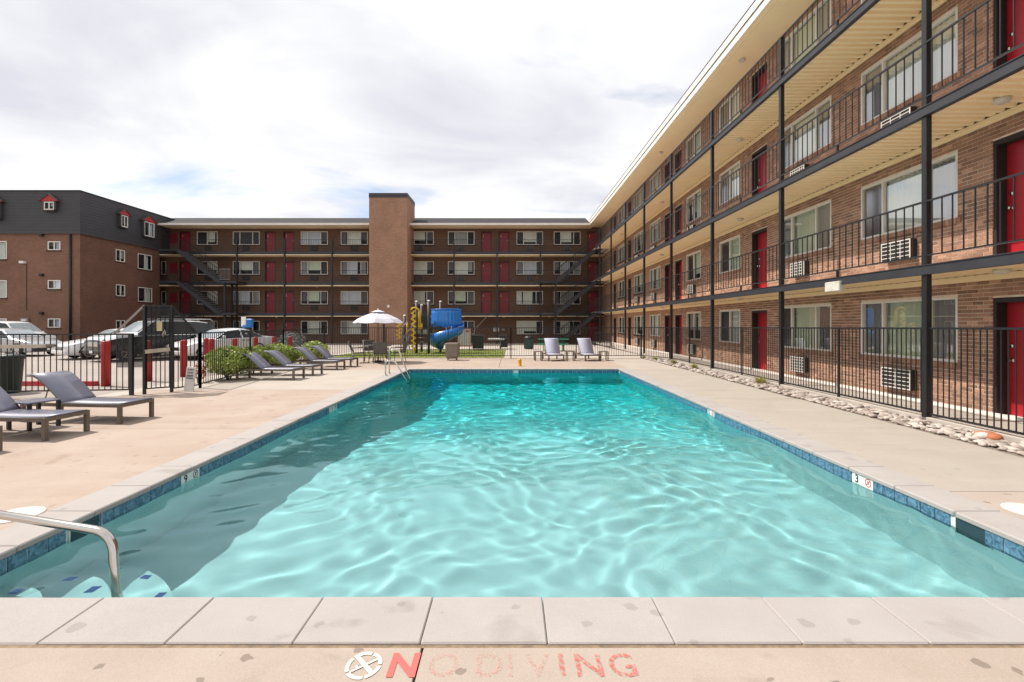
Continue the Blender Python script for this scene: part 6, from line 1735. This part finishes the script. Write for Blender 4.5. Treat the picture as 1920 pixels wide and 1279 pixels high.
M['trim_glass'] = pmat('trim_glass', (0.010, 0.011, 0.012), rough=0.08, spec=0.6)
M['wind_glass'] = pmat('wind_glass', (0.30, 0.34, 0.36), rough=0.06, spec=0.9)  # pale base colour paints in the sky reflected by the windshield
def park(spec, nose, theta, **k):
    """nose: ground point under the middle of the front bumper; theta: heading measured from -x towards -y"""
    car(loc=(nose[0], nose[1], gz(nose[1]) - 0.0), ang=theta, spec=spec, **k)
park(SUV, (-18.15, 20.85), R(62), label='large black sport utility vehicle with sky sheen painted on top, chrome grille and roof rack', paint='car_black', top='car_white', rack=True, grille='chrome')
park(SEDAN, (-20.85, 22.15), R(60), label='white sedan left of the large sport utility vehicle', paint='car_white')
park(SEDAN, (-15.25, 21.75), R(64), label='white sedan right of the large sport utility vehicle, behind the red bollards', paint='car_white')
park(SEDAN, (-24.0, 25.0), R(172), label='silver sedan at the left edge with its nose to the right', paint='car_silver')
park(VAN, (-29.4, 30.3), R(176), label='white van at the left edge standing behind the silver sedan', paint='car_white')

# ------------------------------------------------------------------ playground beyond the fence
YG = 27.5
gp_ = lambda px, y=YG: (px - 958) * y / 901
gpz = lambda py, y=YG: CH + (606.5 - py) * y / 901
M['post_brown'] = pmat('post_brown', (0.045, 0.030, 0.028), rough=0.5); M['play_yellow'] = pmat('play_yellow', (0.70, 0.42, 0.015), rough=0.45, var=0.05)
M['play_blue'] = pmat('play_blue', (0.018, 0.20, 0.66), rough=0.30, var=0.05, spec=0.6); M['play_grey'] = pmat('play_grey', (0.22, 0.20, 0.24), rough=0.45)
pg = thing('playground_climber', 'playground frame with brown posts, yellow zigzag climbers and a blue spiral slide', 'playground', (gp_(800), YG, gz(YG)))
posts = [(758.6, 591.7, 27.9), (781.0, 565.5, 27.3), (803.8, 564.0, 27.2), (826.0, 565.5, 28.6), (790.5, 572.0, 28.9)]
for (px, py, y) in posts:
    mb = MB(); mb.tube([(gp_(px, y), y, gz(y)), (gp_(px, y), y, gpz(py, y) - 0.03)], 0.075, 12); po = mb.build('post', M['post_brown'], pg)
    mb = MB(); mb.lathe([(0.085, 0), (0.08, 0.04), (0.04, 0.075), (0.003, 0.08)], (gp_(px, y), y, gpz(py, y) - 0.035), 12); mb.build('post_cap', M['fascia'], po)
mb = MB(); mb.box(gp_(781), gp_(826), 27.35, 28.6, 1.30, 1.38); mb.build('platform', M['black_metal'], pg)
mb = MB()
for k in range(4): mb.tube([(gp_(783), 27.35, 0.35 + 0.24 * k), (gp_(801), 27.35, 0.35 + 0.24 * k)], 0.02, 6)
mb.build('ladder_rung', M['play_grey'], pg)
mb = MB(); mb.box(gp_(783), gp_(801), 28.6, 28.66, 1.4, 2.1); mb.build('guard_panel', M['bin_green'], pg)
mb = MB(); mb.bbox(gp_(783.5), gp_(793.5), 27.30, 27.36, gpz(617), gpz(607), 0.02); mb.build('activity_panel', M['play_yellow'], pg)
def zigzag(x, y, z0, z1, w, n, th=0.045):
    mb = MB(); vs = []; fs = []
    for k in range(n + 1):
        z = z0 + (z1 - z0) * k / n; s = 1 if k % 2 else -1
        vs += [(x + s * w - 0.075, y, z), (x + s * w + 0.075, y, z), (x + s * w + 0.075, y + th, z), (x + s * w - 0.075, y + th, z)]
    for k in range(n):
        a, b = 4 * k, 4 * k + 4
        for q in range(4): fs.append((a + q, a + (q + 1) % 4, b + (q + 1) % 4, b + q))
    mb.add(vs, fs); mb.build('zigzag_climber', M['play_yellow'], pg)
zigzag(gp_(775.0, 27.1), 27.1, 0.05, 2.38, 0.085, 15)
zigzag(gp_(748.0, 27.6), 27.6, 0.75, 1.72, 0.11, 8)
mb = MB(); xx = gp_(777); mb.tube([(gp_(773), 27.1, 2.40), (gp_(776), 27.12, 2.52), (gp_(781), 27.15, 2.54), (gp_(786.5), 27.2, 2.44), (gp_(789), 27.2, 2.30), (gp_(790.5), 27.2, 1.60)], 0.045, 8); mb.tube([(gp_(787.0), 27.2, 2.36), (gp_(787.0), 27.2, 1.62)], 0.04, 8); mb.build('hoop_bar', M['play_yellow'], pg)
mb = MB(); mb.tube([(gp_(762.5), 27.6, 1.75), (gp_(763), 27.6, 0.9)], 0.05, 8); mb.build('hoop_bar', M['play_yellow'], pg)
for (pts) in ([(752, 0.0), (753, 0.8), (756, 1.45), (764, 1.75)], [(756, 0.1), (757.5, 0.9), (766, 1.2), (774, 1.5)], [(762, 0.95), (766, 0.5), (768, 0.2)], [(757, 0.85), (770, 0.86)], [(757, 0.15), (764, 0.5), (770, 1.15)]):
    mb = MB(); mb.tube([(gp_(p), 27.45, z) for p, z in pts], 0.03, 7); mb.build('grey_bar', M['play_grey'], pg)
# blue hood: a curved wall of moulded folds, and the spiral chute below it
cx_, cy_ = gp_(834), 28.15
mb = MB(); vs = []; fs = []; n = 64
for k in range(n + 1):
    a = R(178) + R(200) * k / n
    fold = 0.022 * math.sin(26 * a) * (0.15 + 0.85 * min(1, max(0, (k - 10) / 20)))
    for (rr_, z) in ((0.86, gpz(580)), (0.865, gpz(588)), (0.88, gpz(600)), (0.90 + 0.10 * (k / n), gpz(612.5) + 0.05 * math.sin(9 * a))):
        r_ = rr_ + fold * (1.0 if z < gpz(584) else 0.5)
        vs.append((cx_ + r_ * math.cos(a) * 1.0, cy_ + r_ * math.sin(a) * 0.9, z))
for k in range(n):
    for q in range(3): fs.append((4 * k + q, 4 * k + q + 1, 4 * k + 5 + q, 4 * k + 4 + q))
mb.add(vs, fs, True); hd = mb.build('slide_hood', M['play_blue'], pg); sm = hd.modifiers.new('wall', 'SOLIDIFY'); sm.thickness = 0.03
mb = MB(); mb.tube([(cx_ + 0.87 * math.cos(R(178) + R(200) * k / 32), cy_ + 0.78 * math.sin(R(178) + R(200) * k / 32), gpz(580)) for k in range(33)], 0.028, 6); mb.build('hood_rim', M['play_blue'], pg)
mb = MB(); vs = []; fs = []; n = 44
for k in range(n + 1):
    t = k / n; a = R(20) - R(245) * t; zc = 1.28 - 1.02 * t; R0 = 0.60
    for (dr, dz) in ((0.40, 0.42), (0.42, 0.16), (0.30, -0.10), (-0.02, -0.20), (-0.28, -0.05), (-0.34, 0.24)):
        vs.append((cx_ + 0.05 + (R0 + dr) * math.cos(a) * 1.0, cy_ - 0.1 + (R0 + dr) * math.sin(a), zc + dz))
for k in range(n):
    for q in range(5): fs.append((6 * k + q, 6 * k + q + 1, 6 * k + 7 + q, 6 * k + 6 + q))
mb.add(vs, fs, True); sl = mb.build('spiral_chute', M['play_blue'], pg); sm = sl.modifiers.new('wall', 'SOLIDIFY'); sm.thickness = 0.035
mb = MB(); mb.tube([(cx_ + 0.05, cy_ - 0.1, gz(28)), (cx_ + 0.05, cy_ - 0.1, 1.5)], 0.07, 10); mb.build('centre_post', M['post_brown'], pg)
# board, bins, grill, picnic table
M['orange'] = pmat('orange', (0.60, 0.13, 0.03), rough=0.5); M['panel_white'] = pmat('panel_white', (0.56, 0.53, 0.53), rough=0.5)
bd = thing('rules_board', 'white board with an orange border standing on the lawn by the slide', 'board', (gp_(870.5, 30.5), 30.5, gz(30.5)))
Yb = 30.5
mb = MB(); mb.box(gp_(859, Yb), gp_(882, Yb), Yb - 0.02, Yb + 0.02, gpz(649, Yb), gpz(617, Yb)); mb.build('board', M['panel_white'], bd)
mb = MB(); mb.box(gp_(858.4, Yb), gp_(882.6, Yb), Yb - 0.035, Yb + 0.035, gpz(617, Yb), gpz(615.6, Yb)); mb.box(gp_(858.4, Yb), gp_(885, Yb), Yb - 0.035, Yb + 0.035, gpz(650, Yb), gpz(648, Yb)); mb.box(gp_(858.2, Yb), gp_(859.0, Yb), Yb - 0.03, Yb + 0.03, gpz(648, Yb), gpz(617, Yb)); mb.box(gp_(882.0, Yb), gp_(882.8, Yb), Yb - 0.03, Yb + 0.03, gpz(648, Yb), gpz(617, Yb)); mb.build('border', M['orange'], bd)
mb = MB(); mb.box(gp_(873, Yb), gp_(880, Yb), Yb - 0.024, Yb - 0.021, gpz(623, Yb), gpz(619.5, Yb)); mb.build('orange_print', M['orange'], bd)
mb = MB(); mb.tube([(gp_(861, Yb), Yb, gz(Yb)), (gp_(861, Yb), Yb, 0.3)], 0.03, 6); mb.tube([(gp_(880, Yb), Yb, gz(Yb)), (gp_(880, Yb), Yb, 0.3)], 0.03, 6); mb.build('leg', M['grey_metal'], bd)
M['cart_black'] = pmat('cart_black', (0.018, 0.018, 0.018), rough=0.5)
def rolling_bin(label, px, y, w, h, d=0.7):
    t = thing('rolling_bin', label, 'bin', (gp_(px, y), y, gz(y)))
    mb = MB(); mb.prism([(-w / 2 * .92, 0.12), (w / 2 * .92, 0.12), (w / 2, h - .06), (-w / 2, h - .06)], 'y', -d / 2, d / 2); mb.local('body', M['cart_black'], t)
    mb = MB(); mb.bbox(-w / 2 - .03, w / 2 + .03, -d / 2 - .03, d / 2 + .03, h - .06, h, .02); mb.local('lid', M['cart_black'], t)
    for sx_ in (-1, 1):
        mb = MB(); mb.tube([(sx_ * w * .38, -d * .3, 0.075), (sx_ * w * .38 + .04, -d * .3, 0.075)], 0.075, 10); mb.local('wheel', M['tyre'], t)
    mb = MB(); mb.box(-w * .38, w * .38, -d / 2 - .02, -d / 2 + .05, .18, h * .45); mb.local('front_panel', M['cart_black'], t)
rolling_bin('large black rolling bin right of the orange bordered board', 896.5, 31.0, 0.74, 0.98)
rolling_bin('smaller black bin beside the steel grill against the far wall', 945, 33.0, 0.55, 0.72)
gr = thing('park_grill', 'steel park grill with a long pale shelf in front of the far building', 'grill', (gp_(928, 32.0), 32.0, gz(32.0)))
Yg = 32.0
mb = MB(); mb.tube([(gp_(938, Yg), Yg, gz(Yg)), (gp_(938, Yg), Yg, 0.5)], 0.05, 8); mb.build('pedestal', M['grey_metal'], gr)
mb = MB(); mb.bbox(gp_(915, Yg), gp_(946, Yg), Yg - .25, Yg + .25, gpz(637.5, Yg), gpz(634.2, Yg), .03); mb.build('shelf', M['panel_white'], gr)
mb = MB(); mb.bbox(gp_(936, Yg), gp_(952, Yg), Yg - .2, Yg + .25, gpz(634.0, Yg), gpz(628, Yg), .02); mb.build('fire_box', M['cart_black'], gr)
M['drum_green'] = pmat('drum_green', (0.03, 0.075, 0.06), rough=0.5)
dr = thing('trash_drum', 'dark green slatted trash drum left of the green picnic table', 'trash can', (gp_(991.5, 32.5), 32.5, gz(32.5)))
mb = MB(); mb.lathe([(0.27, 0), (0.30, 0.05), (0.30, 0.66), (0.32, 0.68)], (0, 0, 0), 18); mb.local('barrel', M['drum_green'], dr)
mb = MB()
for k in range(16): a = 2 * math.pi * k / 16; mb.box(.305 * math.cos(a) - .02, .305 * math.cos(a) + .02, .305 * math.sin(a) - .02, .305 * math.sin(a) + .02, .06, .64)
mb.local('slat', M['drum_green'], dr)
mb = MB(); mb.lathe([(0.33, 0.68), (0.33, 0.74), (0.26, 0.86), (0.12, 0.90), (0.003, 0.905)], (0, 0, 0), 18); mb.local('lid', M['black_metal'], dr)
M['table_green'] = pmat('table_green', (0.012, 0.20, 0.115), rough=0.4)
pt = thing('picnic_table', 'green metal picnic table with benches in front of the far building', 'picnic table', (gp_(1038, 30.2), 30.2, gz(30.2)), R(-4))
mb = MB(); mb.bbox(-0.95, 0.95, -0.38, 0.38, 0.70, 0.75, 0.02); mb.local('table_top', M['table_green'], pt)
for s in (-1, 1):
    mb = MB(); mb.bbox(-0.95, 0.95, s * 0.72 - 0.14, s * 0.72 + 0.14, 0.41, 0.45, 0.015); mb.local('bench', M['table_green'], pt)
for s in (-0.6, 0.6):
    mb = MB(); mb.tube([(s, -0.72, 0.40), (s, -0.5, 0.0), (s, -0.15, 0.70)], 0.03, 7); mb.tube([(s, 0.72, 0.40), (s, 0.5, 0.0), (s, 0.15, 0.70)], 0.03, 7); mb.tube([(s, -0.72, 0.39), (s, 0.72, 0.39)], 0.025, 7); mb.local('leg', M['table_green'], pt)
